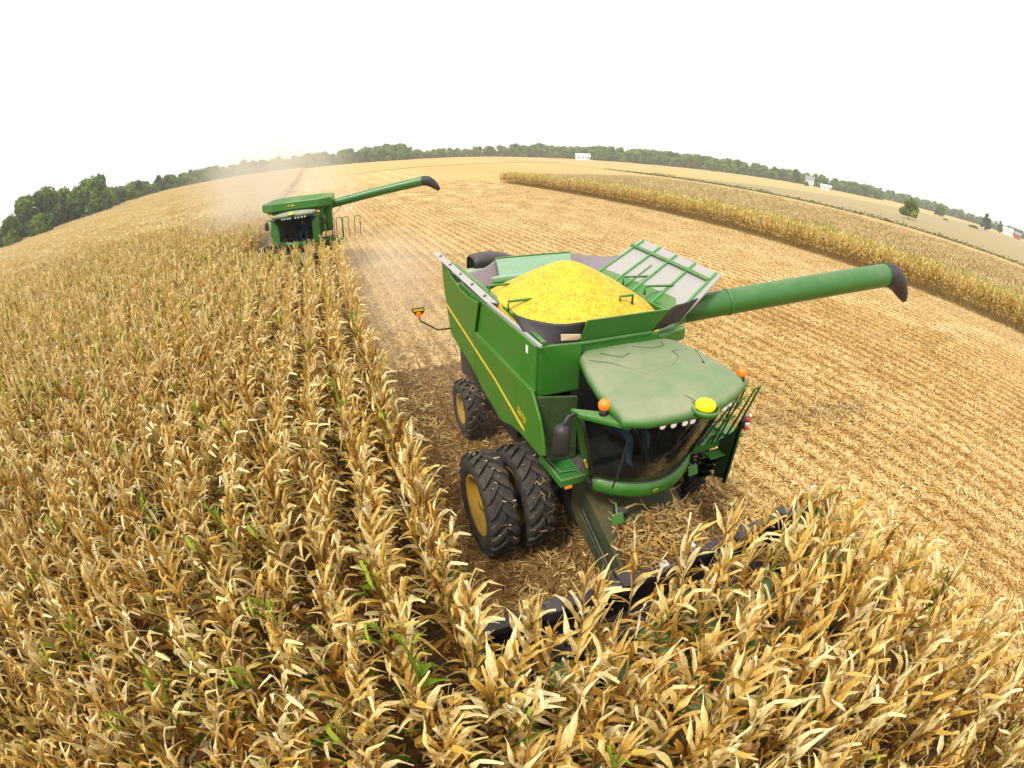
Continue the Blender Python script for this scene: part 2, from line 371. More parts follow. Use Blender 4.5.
def wheel(root, name, x, y, rad, wid, rim_r, nl, side, straw=True):
    """side: -1 when the dished face looks to -x. Tyre carcass with chevron lugs, painted rim with hub."""
    w_ = empty(name, (0, 0, 0)); w_.parent = root
    t = mb('tyre'); h = wid / 2; c = (x, y, rad)
    rc = rad - .055
    t.lathe([(-h * .78, rim_r), (-h * .98, rim_r + .10), (-h * 1.03, (rim_r + rc) / 2), (-h * .97, rc - .06), (-h * .86, rc - .015), (0, rc),
             (h * .86, rc - .015), (h * .97, rc - .06), (h * 1.03, (rim_r + rc) / 2), (h * .98, rim_r + .10), (h * .78, rim_r)], c, (1, 0, 0), 48)
    def pt(xx, th, r): return (x + xx, y + r * math.sin(th), rad + r * math.cos(th))
    for k in range(nl * 2):
        s = 1 if k % 2 else -1; th0 = 2 * math.pi * (k + .5 * 0) / (nl * 2); sw = math.pi * 2 / nl * .95; wd = math.pi * 2 / nl * .21
        prev = None
        for q in range(5):
            f = q / 4; xx = s * (-.015 + f * h * 1.0) ; th = th0 + sw * f ** .85 * 1.0
            rt = rad if f < .8 else rad - .03; rb = rc - .03 if f < .8 else rc - .10
            wq = wd * (1 + .35 * f)
            sec = [pt(xx, th - wq, rb), pt(xx, th + wq, rb), pt(xx, th + wq * .75, rt), pt(xx, th - wq * .75, rt)]
            if prev: 
                b = len(t.v); t.add(prev + sec, [(0, 1, 5, 4), (1, 2, 6, 5), (2, 3, 7, 6), (3, 0, 4, 7)] + ([(0, 1, 2, 3)] if q == 1 else []) + ([(4, 5, 6, 7)] if q == 4 else []))
            prev = sec
    if straw:
        t.mat('residue')
        for k in range(34):
            th = rnd.uniform(-.9, 1.7); xx = rnd.uniform(-h, h) * .85; a = rnd.uniform(0, math.pi); ln = abs(rnd.gauss(.02, .025)) + .008
            r0 = rad + .006; dx, dt = math.cos(a) * ln, math.sin(a) * ln / rad; wx, wt = -math.sin(a) * .006, math.cos(a) * .006 / rad
            t.t = (rnd.uniform(.4, .9), 0)
            t.add([pt(xx - dx - wx, th - dt - wt, r0), pt(xx + dx - wx, th + dt - wt, r0), pt(xx + dx + wx, th + dt + wt, r0 + .008), pt(xx - dx + wx, th - dt + wt, r0 + .004)], [(0, 1, 2, 3)])
    t.build('tyre', w_)
    r = mb('rim'); s = side
    r.lathe([(s * h * .80, rim_r + .02), (s * h * .86, rim_r + .01), (s * h * .80, rim_r - .03), (s * h * .35, rim_r - .07), (s * h * .15, rim_r - .10), (s * h * .05, rim_r * .55),
             (s * h * .30, rim_r * .42), (s * h * .30, rim_r * .22), (s * h * .55, rim_r * .18), (s * h * .55, .001)], c, (1, 0, 0), 40)
    r.lathe([(-s * h * .80, rim_r + .02), (-s * h * .80, rim_r - .05), (s * h * .02, rim_r - .08), (-s * h * .02, rim_r * .5), (-s * h * .02, .001)], c, (1, 0, 0), 40)
    for k in range(10):
        a = 2 * math.pi * k / 10; yy, zz = y + math.cos(a) * rim_r * .32, rad + math.sin(a) * rim_r * .32
        r.tube([(x + s * h * .28, yy, zz), (x + s * h * .37, yy, zz)], .022, 6)
    r.build('rim', w_)
    return w_

def person(name, label, loc, shirt, rotz=0):
    """seated operator: one continuous skinned body, clothes and hair as children; local +y is forward here (flipped later)"""
    J = dict(pelvis=(0, 0, .10), chest=(0, .02, .42), neck=(0, .03, .60), chin=(0, .05, .66), head=(0, .05, .76), crown=(0, .03, .85))
    E_ = [('pelvis', 'chest'), ('chest', 'neck'), ('neck', 'chin'), ('chin', 'head'), ('head', 'crown')]
    rad = dict(pelvis=.15, chest=.17, neck=.06, chin=.075, head=.10, crown=.06)
    for s, nm in ((-1, 'r'), (1, 'l')):
        J.update({nm + 'sh': (s * .19, .02, .54), nm + 'el': (s * .25, .16, .30), nm + 'wr': (s * .17, .40, .34), nm + 'ha': (s * .15, .48, .36),
                  nm + 'hip': (s * .10, .02, .08), nm + 'kn': (s * .16, .46, .13), nm + 'an': (s * .15, .50, -.30), nm + 'to': (s * .16, .68, -.35)})
        rad.update({nm + 'sh': .07, nm + 'el': .048, nm + 'wr': .034, nm + 'ha': .038, nm + 'hip': .10, nm + 'kn': .072, nm + 'an': .05, nm + 'to': .04})
        E_ += [('chest', nm + 'sh'), (nm + 'sh', nm + 'el'), (nm + 'el', nm + 'wr'), (nm + 'wr', nm + 'ha'), ('pelvis', nm + 'hip'), (nm + 'hip', nm + 'kn'), (nm + 'kn', nm + 'an'), (nm + 'an', nm + 'to')]
        for q in range(5):   # fingers, the first is the thumb
            b = nm + 'f%d' % q; off = (-.028 + .015 * q) if q else -.04
            J[b] = (s * (.15 + off * s * s), .53 + (.0 if q == 0 else .02), .36 + (.02 if q == 0 else 0)); J[b + 't'] = (s * (.15 + off), .56 + (.0 if q == 0 else .025), .335)
            rad[b] = .010; rad[b + 't'] = .008; E_ += [(nm + 'ha', b), (b, b + 't')]
    keys = list(J); ix = {k: i for i, k in enumerate(keys)}
    me = bpy.data.meshes.new(name); me.from_pydata([(J[k][0], -J[k][1], J[k][2]) for k in keys], [(ix[a], ix[b]) for a, b in E_], [])
    o = bpy.data.objects.new(name, me); COL.objects.link(o)
    md = o.modifiers.new('skin', 'SKIN'); md.use_smooth_shade = True
    for i, k in enumerate(keys): me.skin_vertices[0].data[i].radius = (rad[k], rad[k]); me.skin_vertices[0].data[i].use_root = (k == 'pelvis')
    sb = o.modifiers.new('sub', 'SUBSURF'); sb.levels = 1; sb.render_levels = 2
    bpy.context.view_layer.update()
    dg = bpy.context.evaluated_depsgraph_get(); nm_ = bpy.data.meshes.new_from_object(o.evaluated_get(dg))
    o.modifiers.clear(); o.data = nm_; nm_.materials.clear()
    for k in ('skin', shirt, 'denim', 'black'): nm_.materials.append(M[k])
    for p in nm_.polygons:
        x, y, z = p.center; y = -y
        if z > .585 or (y > .40 and z > .28 and abs(x) < .24): p.material_index = 0
        elif z > .14 and not (z < .25 and y > .25): p.material_index = 1
        elif z < -.29: p.material_index = 3
        else: p.material_index = 2
        p.use_smooth = True
    h = mb('hair'); h.lathe([(.0, .115), (.05, .105), (.09, .07), (.115, .001)], (0, .025, .77), (0, 0, 1), 16); h.build('hair', o)
    P_ = lambda q, n_: q.build(n_, o)
    f = mb('skin'); f.tube([(0, .14, .775), (0, .175, .745), (0, .14, .735)], [.012, .016, .012], 6); P_(f, 'nose')
    for s in (-1, 1):
        f = mb('skin'); f.tube([(s * .10, .03, .77), (s * .112, .02, .755), (s * .10, .03, .73)], .015, 6); P_(f, 'ear')
        f = mb('black'); f.tube([(s * .035, .135, .785), (s * .035, .15, .785)], .012, 6); P_(f, 'eye')
    f = mb('red'); f.bar((-.03, .145, .705), (.03, .145, .705), .01, .012); P_(f, 'mouth')
    o.location = loc; o.rotation_euler = (0, 0, rotz)
    return tag(o, label, 'person')

def combine(root, near=True):
    P = lambda b, name, parent=root, **k: b.build(name, parent, **k)
    # chassis and underside
    b = mb('black'); b.box(-.72, .72, -4.4, .55, .75, 2.35); b.box(-.95, .95, -4.9, -2.0, 1.3, 2.6)  # black throughout: the darkness under the body is put into the colour
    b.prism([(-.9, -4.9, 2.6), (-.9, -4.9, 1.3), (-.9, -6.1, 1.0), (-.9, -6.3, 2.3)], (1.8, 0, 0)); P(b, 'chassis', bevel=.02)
    b = mb('black'); b.tube([(-2.1, -.66, .97), (2.1, -.66, .97)], .16, 14); P(b, 'axle')
    b = mb('black'); b.bar((-1.1, -4.62, .72), (1.1, -4.62, .72), .2, .24); P(b, 'axle', bevel=.01)
    # tank walls: the visible tank body above the side shields
    b = mb('green')
    for s in (-1, 1):
        e_ = 0 if s < 0 else -.85
        b.hexa([(s * 1.44, -3.9, 2.9), (s * 1.50, -3.9, 2.9), (s * 1.50, e_, 2.9), (s * 1.44, e_, 2.9), (s * 1.44, -3.9, 4.14), (s * 1.50, -3.9, 4.14), (s * 1.50, e_, 4.13), (s * 1.44, e_, 4.13)])
        if s > 0: b.box(.74, 1.44, -.92, -.86, 2.9, 4.0); b.box(.72, .78, -.86, -.1, 2.9, 4.0); continue
        b.hexa([(s * .74, -.06, 3.30), (s * 1.44, -.06, 3.30), (s * 1.44, 0, 3.30), (s * .74, 0, 3.30), (s * .74, -.06, 4.08), (s * 1.44, -.06, 4.11), (s * 1.44, 0, 4.11), (s * .74, 0, 4.08)])
    b.box(-.74, .74, -.16, -.10, 2.3, 4.02); b.box(-1.44, 1.44, -3.9, -3.84, 2.9, 4.08); b.box(-1.44, 1.44, -3.84, -.93, 3.5, 3.56); b.box(-1.44, .72, -.93, -.16, 3.5, 3.56)
    P(b, 'grain_tank', bevel=.018)
    # front body panel below the tank, with an embossed frame
    for s in (-1, 1):
        b = mb('green_dark')
        b.prism([(s * 1.50, .06, 3.36), (s * .84, .10, 3.27), (s * .84, .16, 2.22), (s * 1.28, .16, 2.22), (s * 1.50, .10, 2.55)], (0, .05, 0))
        b.tube([(s * 1.42, .13, 3.22), (s * 1.22, .15, 2.98), (s * 1.14, .18, 2.5), (s * .9, .22, 2.42)], .015, 6)
        b.tube([(s * 1.42, .13, 2.85), (s * 1.30, .17, 2.62), (s * 1.14, .2, 2.46)], .012, 6)
        P(b, 'front_panel', bevel=.012)
    # side shields
    low = [(.07, 3.44), (.35, 3.13), (.48, 2.86), (.54, 2.62), (.39, 2.53), (-.35, 2.50), (-.80, 2.42), (-1.10, 2.30), (-1.35, 2.26), (-1.6, 2.33), (-2.28, 2.42), (-2.66, 2.55), (-2.66, 3.42)]
    rear = [(-2.70, 3.42), (-2.40, 4.12), (-2.62, 4.09), (-3.04, 4.05), (-3.6, 4.06), (-4.2, 4.15), (-4.69, 4.27), (-5.05, 4.36), (-5.0, 3.93), (-4.82, 3.5), (-4.63, 3.07), (-4.42, 2.78), (-3.93, 2.71), (-3.12, 2.64), (-2.70, 2.53)]
    for s in (-1, 1):
        b = mb('green_side'); b.prism([(s * 1.525, y, z) for y, z in low], (s * .045, 0, 0))
        b.box(min(s * 1.50, s * 1.57), max(s * 1.50, s * 1.57), -2.66, .06, 3.425, 3.455)
        sh = P(b, 'side_shield', bevel=.012)
        b = mb('green_side')
        b.prism([(s * 1.52, y, z) for y, z in rear], (s * .045, 0, 0))
        b.prism([(s * 1.545, -4.95, 4.3), (s * 1.545, -4.42, 2.80), (s * 1.25, -4.75, 2.7), (s * 1.2, -5.4, 4.25)], (0, -.05, 0))
        rs = P(b, 'rear_shield', bevel=.02)
        y_ = mb('yellow'); y_.add([(s * 1.575, a, c) for a, c in ((-2.66, 3.085), (-2.66, 3.14), (-1.5, 2.975), (-.24, 2.70), (-.16, 2.655), (-.30, 2.645), (-1.5, 2.925))], [(0, 1, 2, 6), (2, 3, 5, 6), (3, 4, 5)])
        y_.build('stripe', sh, solid=.006)
        y_ = mb('yellow'); y_.add([(s * 1.572, a, c) for a, c in ((-4.80, 3.40), (-4.80, 3.46), (-2.70, 3.145), (-2.70, 3.09))], [(0, 1, 2, 3)]); y_.build('stripe', rs, solid=.006)
        if near and s < 0:
            # lettering lies along the stripe on the -x side: text x axis runs forward (world -Y), text up is world Z
            m = Matrix.Translation((-1.575, .30, 2.865)) @ Matrix.Rotation(R(12), 4, 'X') @ Matrix(((0, 0, -1, 0), (-1, 0, 0, 0), (0, 1, 0, 0), (0, 0, 0, 1)))
            text_mesh('model_number', 'S670', .17, 'yellow', m, sh)
            q = mb('white'); q.box(-1.507, -1.502, -.32, -.24, 3.92, 4.04); q.build('reflector', root)
    # top deck and hood behind the tank
    b = mb('pale_green'); b.hexa([(-1.38, -5.0, 3.95), (1.38, -5.0, 3.95), (1.38, -3.9, 3.98), (-1.38, -3.9, 3.98), (-1.38, -5.0, 4.12), (1.38, -5.0, 4.12), (1.38, -3.9, 4.16), (-1.38, -3.9, 4.16)])
    b.hexa([(-.9, -6.2, 2.6), (.9, -6.2, 2.6), (.9, -5.0, 2.6), (-.9, -5.0, 2.6), (-.8, -6.0, 3.5), (.8, -6.0, 3.5), (.9, -5.0, 3.93), (-.9, -5.0, 3.93)]); P(b, 'engine_deck', bevel=.03)
    b = mb('black'); b.smooth = True
    rows = []
    for k in range(13):
        f = k / 12; x = -.80 + 1.50 * f; top = 4.12 + .27 * math.sin(math.pi * min(1, .22 + f * .95)) ** .6
        rows.append([(x, -5.0, 4.12), (x, -5.02, top - .06), (x, -5.1, top), (x, -5.45, top + .02), (x, -5.6, top - .08), (x, -5.62, 4.0)])
    b.grid(rows); P(b, 'air_scoop', solid=.03)
    # extensions of the tank
    if near:
        b = mb('galv'); b.hexa([(-1.50, -2.1, 4.17), (-1.35, -1.9, 4.19), (-1.62, -4.86, 4.58), (-1.76, -4.95, 4.56), (-1.52, -2.1, 4.20), (-1.36, -1.9, 4.22), (-1.66, -4.86, 4.62), (-1.80, -4.95, 4.60)])
        b.hexa([(-1.50, -2.1, 4.15), (-1.46, -2.1, 4.15), (-1.42, .08, 4.12), (-1.47, .08, 4.12), (-1.50, -2.1, 4.20), (-1.46, -2.1, 4.21), (-1.42, .08, 4.165), (-1.47, .08, 4.16)])
        le = P(b, 'tank_extension', bevel=.004)
        b = mb('green'); b.bar((-1.44, -4.3, 4.42), (-1.30, -1.9, 4.20), .09, .05); b.bar((-1.30, -1.9, 4.20), (-1.36, .0, 4.15), .07, .05); b.build('hinge_rail', le, bevel=.006)
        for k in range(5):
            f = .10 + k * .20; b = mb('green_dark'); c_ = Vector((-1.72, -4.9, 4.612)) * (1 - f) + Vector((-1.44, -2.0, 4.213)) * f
            b.tube([c_, c_ + Vector((-.006, .001, .012))], .034, 10); b.build('hole_disc', le)  # dark disc: the shade inside an open hole, painted on the panel
        # right panel, folded open
        A, B_, C_, D_ = Vector((1.48, -.45, 4.02)), Vector((1.52, -3.7, 4.08)), Vector((2.92, -3.72, 4.86)), Vector((2.76, -.78, 4.72))
        def q(u, v, h=0):   # u along hinge, v outwards
            p = (A * (1 - u) + B_ * u) * (1 - v) + (D_ * (1 - u) + C_ * u) * v
            nrm = (B_ - A).cross(D_ - A).normalized(); nrm = nrm if nrm.z > 0 else -nrm
            return p + nrm * h
        b = mb('galv'); b.hexa([q(0, 0, -.03), q(1, 0, -.03), q(1, 1, -.03), q(0, 1, -.03), q(0, 0), q(1, 0), q(1, 1), q(0, 1)])
        re_ = P(b, 'tank_extension')
        b = mb('galv_rib')
        for u in (.05, .28, .50, .72, .95): b.bar(q(u, .02, .02), q(u, .985, .02), .05, .035, up=(-.5, 0, .85))
        b.bar(q(.60, .02, .02), q(.60, .62, .02), .025, .025, up=(-.5, 0, .85)); P(b, 'rib', re_, bevel=.004)
        b = mb('green'); b.bar(q(.05, .80, .045), q(.99, .80, .045), .075, .04, up=(-.5, 0, .85)); P(b, 'rail', re_, bevel=.004)
        b = mb('green'); b.hexa([q(-.02, -.05, -.01), q(1, -.05, -.01), q(1, .20, .006), q(.16, .30, .006), q(-.02, -.05, .0), q(1, -.05, 0), q(1, .20, .010), q(.16, .30, .010)]); P(b, 'liner', re_)
        # front and rear panels
        b = mb('green'); b.hexa([(-.72, -.17, 4.0), (.62, -.17, 4.02), (.62, -.13, 4.02), (-.72, -.13, 4.0), (-.66, -.02, 4.42), (.88, -.02, 4.45), (.88, .02, 4.45), (-.66, .02, 4.42)])
        b.tube([(-.72, -.10, 4.02), (.62, -.10, 4.04)], .03, 8); P(b, 'tank_extension', bevel=.006)
        b = mb('pale_green'); b.hexa([(-.55, -4.0, 3.98), (1.25, -4.0, 3.98), (1.25, -3.96, 3.98), (-.55, -3.96, 3.98), (-.55, -4.28, 4.48), (1.30, -4.28, 4.50), (1.30, -4.24, 4.50), (-.55, -4.24, 4.48)])
        b.mat('green'); b.bar((-.55, -4.26, 4.49), (1.30, -4.26, 4.51), .05, .03); b.bar((.55, -4.2, 4.25), (.55, -3.6, 4.36), .04, .04); P(b, 'tank_extension', bevel=.005)
        # rubber corner flaps
        def flap(name, key, a, b2, c, d, sag, n=8):
            g = mb(key); g.smooth = True; rows = []
            for i in range(n + 1):
                u = i / n; row = []
                for j in range(n + 1):
                    v = j / n; p = (Vector(a) * (1 - u) + Vector(b2) * u) * (1 - v) + (Vector(d) * (1 - u) + Vector(c) * u) * v
                    k = math.sin(math.pi * u); p += Vector((sag[0], sag[1], sag[2])) * k * (.4 + .6 * v); p.z += .012 * math.sin(9 * u + 4 * v) * k
                    row.append(p)
                rows.append(row)
            g.grid(rows); return P(g, name, solid=.02)
        fl = flap('corner_flap', 'rubber_flap', (-1.46, -.28, 4.06), (-.70, -.15, 3.98), (-.66, -.05, 4.38), (-1.50, -.90, 4.36), (-.10, .10, -.05))
        g = mb('beige'); g.prism([(-1.06, -.065, 4.13), (-.80, -.035, 4.12), (-.76, -.015, 4.16), (-.775, .0, 4.22), (-1.07, -.06, 4.235)], (0, .02, 0)); g.build('beige_patch', fl, bevel=.006)  # flat beige patch set on the flap
        flap('corner_flap', 'canvas', (-1.30, -3.55, 4.06), (-.55, -3.96, 4.0), (-.55, -4.24, 4.47), (-1.42, -3.95, 4.30), (0, .08, -.06))
        flap('corner_flap', 'canvas', (1.25, -3.96, 4.0), (1.50, -3.6, 4.05), (2.25, -3.55, 4.52), (1.30, -4.24, 4.50), (.10, -.10, -.08))
        flap('corner_flap', 'rubber_flap', (.64, -.15, 4.03), (1.48, -.42, 4.03), (2.05, -.62, 4.36), (.88, 0, 4.45), (-.12, -.05, -.05))
        # grab handles round the tank rim
        for (x, y, z, dx, dy) in ((-1.32, -2.45, 4.22, .52, .02), (-1.34, -1.45, 4.20, .52, .02), (1.50, -2.30, 4.20, .62, .12), (1.50, -1.55, 4.20, .62, .12), (.72, -.85, 4.28, -.26, .0)):
            b = mb('green'); b.tube([(x, y, z), (x, y, z + .17), (x + dx, y + dy, z + .17), (x + dx, y + dy, z + (.05 if dx < 0 or x < 0 else .17))], .024, 8); P(b, 'handle')
    else:
        o8 = [(-1.5, -.6), (-1.0, -.05), (1.0, -.05), (1.5, -.6), (1.5, -3.4), (1.0, -3.95), (-1.0, -3.95), (-1.5, -3.4)]
        ring = lambda s, z: [(x * s, (y + 2) * s - 2, z) for x, y in o8]
        b = mb('green'); A = ring(1.0, 3.75); B_ = ring(1.36, 4.04); C_ = ring(1.36, 4.44); D_ = ring(1.32, 4.44); E2 = ring(.97, 3.98)
        v = A + B_ + C_ + D_ + E2
        b.add(v, [(k * 8 + i, k * 8 + (i + 1) % 8, (k + 1) * 8 + (i + 1) % 8, (k + 1) * 8 + i) for k in range(4) for i in range(8)]); P(b, 'tank_extension')
        b = mb('orange'); b.box(-.42, -.30, .655, .675, 4.22, 4.31); P(b, 'decal'); b = mb('yellow'); b.box(-.2, -.05, .655, .675, 4.22, 4.31); P(b, 'decal')
        for x in (2.25, 2.62, 3.3):
            b = mb('green_dark'); b.tube([(x, .3, 2.05), (x, .3, 3.15), (x + .05, .3, 3.22), (x + .28, .3, 3.22), (x + .33, .3, 3.15), (x + .33, .3, 2.05)], .022, 6); P(b, 'rail')
    # cab -----------------------------------------------------------------
    b = mb('black'); b.prism([(-.93, .0, 2.06), (.86, .0, 2.06), (.86, .90, 2.06), (.62, 1.10, 2.06), (.25, 1.22, 2.06), (-.07, 1.25, 2.06), (-.45, 1.20, 2.06), (-.78, 1.05, 2.06), (-.97, .88, 2.06)], (0, 0, .14)); P(b, 'cab_floor', bevel=.01)
    b = mb('black'); b.box(-.86, .86, -.08, -.02, 2.2, 3.72)
    b.box(.42, .80, .05, .72, 2.2, 2.75); P(b, 'cab_rear_wall', bevel=.02)
    def arc(n, xl, yl, yc, xr, yr, z0, zc):
        out = []
        for i in range(n + 1):
            f = i / n; k = 1 - (2 * f - 1) ** 2; out.append((xl + (xr - xl) * f, yl + (yr - yl) * f + (yc - (yl + yr) / 2) * k, z0 + (zc - z0) * k))
        return out
    n = 18
    g0 = arc(n, -.95, .90, 1.30, .88, .98, 2.31, 2.24); g1 = arc(n, -1.38, 1.22, 1.74, 1.14, 1.35, 3.60, 3.70)
    rows = []
    for k in range(7):
        f = k / 6; rows.append([tuple(a[q_] * (1 - f) + c[q_] * f + (.05 * math.sin(math.pi * f) if q_ == 1 else 0) for q_ in range(3)) for a, c in zip(g0, g1)])
    b = mb('glass'); b.smooth = True; b.grid(rows); P(b, 'windscreen', recalc=False)
    b = mb('glass'); b.grid([[(-.79, .06, 2.35), (-.95, .90, 2.31)], [(-.80, .06, 3.70), (-1.38, 1.22, 3.6)]]); P(b, 'side_window', recalc=False)
    b = mb('glass'); b.grid([[(.80, .06, 2.9), (.95, 1.08, 2.9)], [(.82, .06, 3.70), (1.14, 1.35, 3.6)]]); P(b, 'side_window', recalc=False)
    b = mb('black'); b.hexa([(.78, .06, 2.1), (.84, .06, 2.1), (.90, .98, 2.1), (.84, .98, 2.1), (.78, .06, 2.9), (.84, .06, 2.9), (.97, 1.08, 2.9), (.91, 1.08, 2.9)]); P(b, 'darkening_panel', bevel=.01)  # added behind the windscreen to darken the view through the cab
    b = mb('black'); b.tube(g0, .022, 6); b.tube([rows[k][0] for k in range(7)], .03, 6); b.tube([rows[k][-1] for k in range(7)], .03, 6); b.tube(g1, .02, 6); P(b, 'windscreen_seal')
    b = mb('green'); b.prism([(-1.42, 1.15, 3.60), (-1.33, 1.20, 3.60), (-1.08, 1.03, 2.70), (-.97, .93, 2.34), (-1.02, .90, 2.36), (-1.22, 1.02, 2.95)], (-.02, -.03, 0))
    b.mat('yellow'); b.bar((-1.20, 1.085, 2.80), (-1.12, 1.04, 2.62), .03, .03); P(b, 'corner_post', bevel=.008)
    b = mb('black'); b.bar((.90, .99, 2.33), (1.16, 1.37, 3.66), .07, .07); P(b, 'corner_post', bevel=.01)
    b = mb('green'); n2 = 16
    lo, mid, hi = arc(n2, -.88, .88, 1.26, .86, .95, 2.02, 1.93), arc(n2, -.92, .95, 1.36, .89, 1.02, 2.12, 2.04), arc(n2, -.94, .92, 1.33, .89, 1.0, 2.30, 2.225)
    top = arc(n2, -.90, .78, 1.18, .84, .84, 2.29, 2.22)
    b.smooth = True; b.grid([lo, mid, hi, top]); P(b, 'cab_bumper', solid=.03)
    b = mb('yellow'); b.prism([(-.10, 1.385, 2.10), (-.04, 1.39, 2.10), (-.03, 1.395, 2.15), (-.11, 1.39, 2.15)], (0, .012, 0)); b.mat('black'); b.prism([(-.085, 1.40, 2.115), (-.055, 1.40, 2.115), (-.045, 1.405, 2.14), (-.09, 1.403, 2.138)], (0, .005, 0)); P(b, 'emblem')
    # roof: crowned shell with a thick lip
    out = [(-.62, -.20), (-.80, .05), (-.98, .60), (-1.10, 1.10), (-1.15, 1.45), (-1.16, 1.70), (-1.19, 1.86), (-.90, 2.00), (-.46, 2.04), (-.05, 2.06), (.35, 2.0), (.70, 1.88), (1.02, 1.73), (1.14, 1.55), (1.20, 1.10), (1.20, .47), (1.12, -.05), (.90, -.28), (.21, -.30), (-.3, -.28)]
    cx, cy_ = 0.0, .9
    def roofring(s, z, crown=0): return [(cx + (x - cx) * s, cy_ + (y - cy_) * s, z + crown) for x, y in out]
    b = mb('roof' if near else 'roof_dusty'); b.smooth = True; k8 = len(out)
    rings = [roofring(.90, 3.70), roofring(.975, 3.72), roofring(.998, 3.76), roofring(1.0, 3.80), roofring(.992, 3.838), roofring(.972, 3.868), roofring(.945, 3.882), roofring(.72, 3.925), roofring(.45, 3.95), roofring(.2, 3.96)]
    vs = [p for r_ in rings for p in r_] + [(cx, cy_, 3.962), (cx, cy_, 3.70)]
    fs = [(a * k8 + i, a * k8 + (i + 1) % k8, (a + 1) * k8 + (i + 1) % k8, (a + 1) * k8 + i) for a in range(len(rings) - 1) for i in range(k8)]
    m_ = len(rings) - 1; fs += [(m_ * k8 + i, m_ * k8 + (i + 1) % k8, len(vs) - 2) for i in range(k8)] + [((i + 1) % k8, i, len(vs) - 1) for i in range(k8)]
    b.add(vs, fs); roof = P(b, 'roof')
    b = mb('green_dark'); b.tube([(-.78, .30, 3.922), (-.55, .55, 3.945), (-.3, 1.1, 3.955), (-.12, 1.9, 3.915)], .004, 5)
    b.tube([(-1.03, 1.35, 3.885), (-.7, 1.15, 3.932), (-.25, 1.05, 3.957), (.25, .95, 3.96), (.55, .72, 3.95), (.6, .5, 3.95), (.95, .45, 3.91)], .004, 5)
    b.tube([(.1, .1, 3.945), (.35, .3, 3.955), (.62, .25, 3.94), (.75, .0, 3.92)], .004, 5); b.tube([(-.5, .15, 3.93), (-.3, .45, 3.955), (-.12, .35, 3.955)], .006, 5); b.build('seam', roof)
    b = mb('black'); b.tube([(.80, 1.0, 3.90), (.82, 1.02, 3.93)], .035, 8); b.tube([(.82, 1.02, 3.93), (.74, .85, 4.10)], .005, 5); b.build('antenna', roof)
    for x, y in ((-.78, 1.45), (.85, .75), (.62, .1)):
        b = mb('white'); b.tube([(x, y, 3.86), (x, y, 3.915)], .016, 8); b.build('bolt', roof)
    b = mb('green'); b.hexa([(-1.46, 1.06, 3.58), (-1.42, 1.24, 3.58), (-1.02, 1.80, 3.62), (-.98, 1.55, 3.62), (-1.46, 1.04, 3.66), (-1.42, 1.25, 3.66), (-1.0, 1.80, 3.70), (-.96, 1.52, 3.72)]); P(b, 'light_bracket', bevel=.02)
    b = mb('green'); b.hexa([(1.05, 1.1, 3.60), (1.42, 1.15, 3.60), (1.45, 1.42, 3.60), (1.05, 1.6, 3.60), (1.05, 1.1, 3.68), (1.42, 1.15, 3.68), (1.45, 1.42, 3.68), (1.05, 1.6, 3.68)]); P(b, 'light_bracket', bevel=.02)
    for x, y in ((-1.17, 1.40), (1.36, 1.33)):
        e = mb('black'); e.tube([(x, y, 3.66), (x, y, 3.78)], .062, 12); e = P(e, 'warning_light')
        b = mb('amber'); b.lathe([(0, .07), (.035, .082), (.075, .078), (.11, .05), (.12, .001)], (x, y, 3.775), (0, 0, 1), 18); b.build('lamp_dome', e)
    b = mb('green'); b.lathe([(0, .02), (0, .16), (.08, .20), (.09, .17)], (-.07, 2.06, 3.80), (0, 0, 1), 20); b.box(-.17, .03, 1.7, 2.0, 3.80, 3.90); e = P(b, 'satellite_receiver')
    b = mb('dome'); b.lathe([(0, .13), (.05, .14), (.09, .11), (.115, .05), (.12, .001)], (-.07, 2.06, 3.88), (0, 0, 1), 22); b.build('receiver_dome', e)
    for x, y in ((-.62, 1.90), (-.47, 1.93), (-.30, 1.95), (-.17, 1.95), (.14, 1.94), (.30, 1.91), (.48, 1.86), (.64, 1.80)):
        e = mb('black'); e.tube([(x, y - .10, 3.68), (x, y + .03, 3.67)], .052, 12); e = P(e, 'work_light')
        b = mb('lamp'); b.lathe([(0, .048), (.012, .038), (.016, .001)], (x, y + .031, 3.67), (0, 1, -.1), 14); b.build('lens', e)
    # inside
    b = mb('seat'); b.box(-.30, .22, .05, .52, 2.55, 2.68); b.box(-.28, .20, -.02, .10, 2.68, 3.35); b.box(-.2, .12, .1, .45, 2.2, 2.55); P(b, 'seat', bevel=.05)
    b = mb('black'); b.bar((-.04, 1.12, 2.22), (-.04, .78, 2.88), .09, .09); b.box(.30, .48, .1, .75, 2.5, 2.82); e = P(b, 'steering_column', bevel=.015)
    b = mb('black'); b.lathe([(.0 + .018 * math.cos(a), .19 + .018 * math.sin(a)) for a in [2 * math.pi * k / 8 for k in range(8)]], (-.04, .77, 2.90), (0, -.45, .9), 24, closed=True); b.bar((-.22, .77, 2.9), (.14, .77, 2.9), .03, .015); b.build('steering_wheel', e)
    b = mb('black'); b.hexa([(.34, .74, 2.74), (.62, .60, 2.74), (.62, .64, 2.74), (.34, .78, 2.74), (.34, .66, 2.98), (.62, .52, 2.98), (.62, .56, 2.98), (.34, .70, 2.98)]); e = P(b, 'monitor', bevel=.01)
    b = mb('screen'); b.add([(.36, .782, 2.76), (.60, .662, 2.76), (.60, .585, 2.96), (.36, .705, 2.96)], [(0, 1, 2, 3)]); b.build('screen', e)
    b = mb('black'); b.tube([(-.82, 1.30, 2.34), (-.86, 1.50, 2.9), (-.94, 1.66, 3.35)], .012, 6); b.bar((-.87, 1.44, 2.6), (-.95, 1.68, 3.42), .02, .03); P(b, 'wiper')
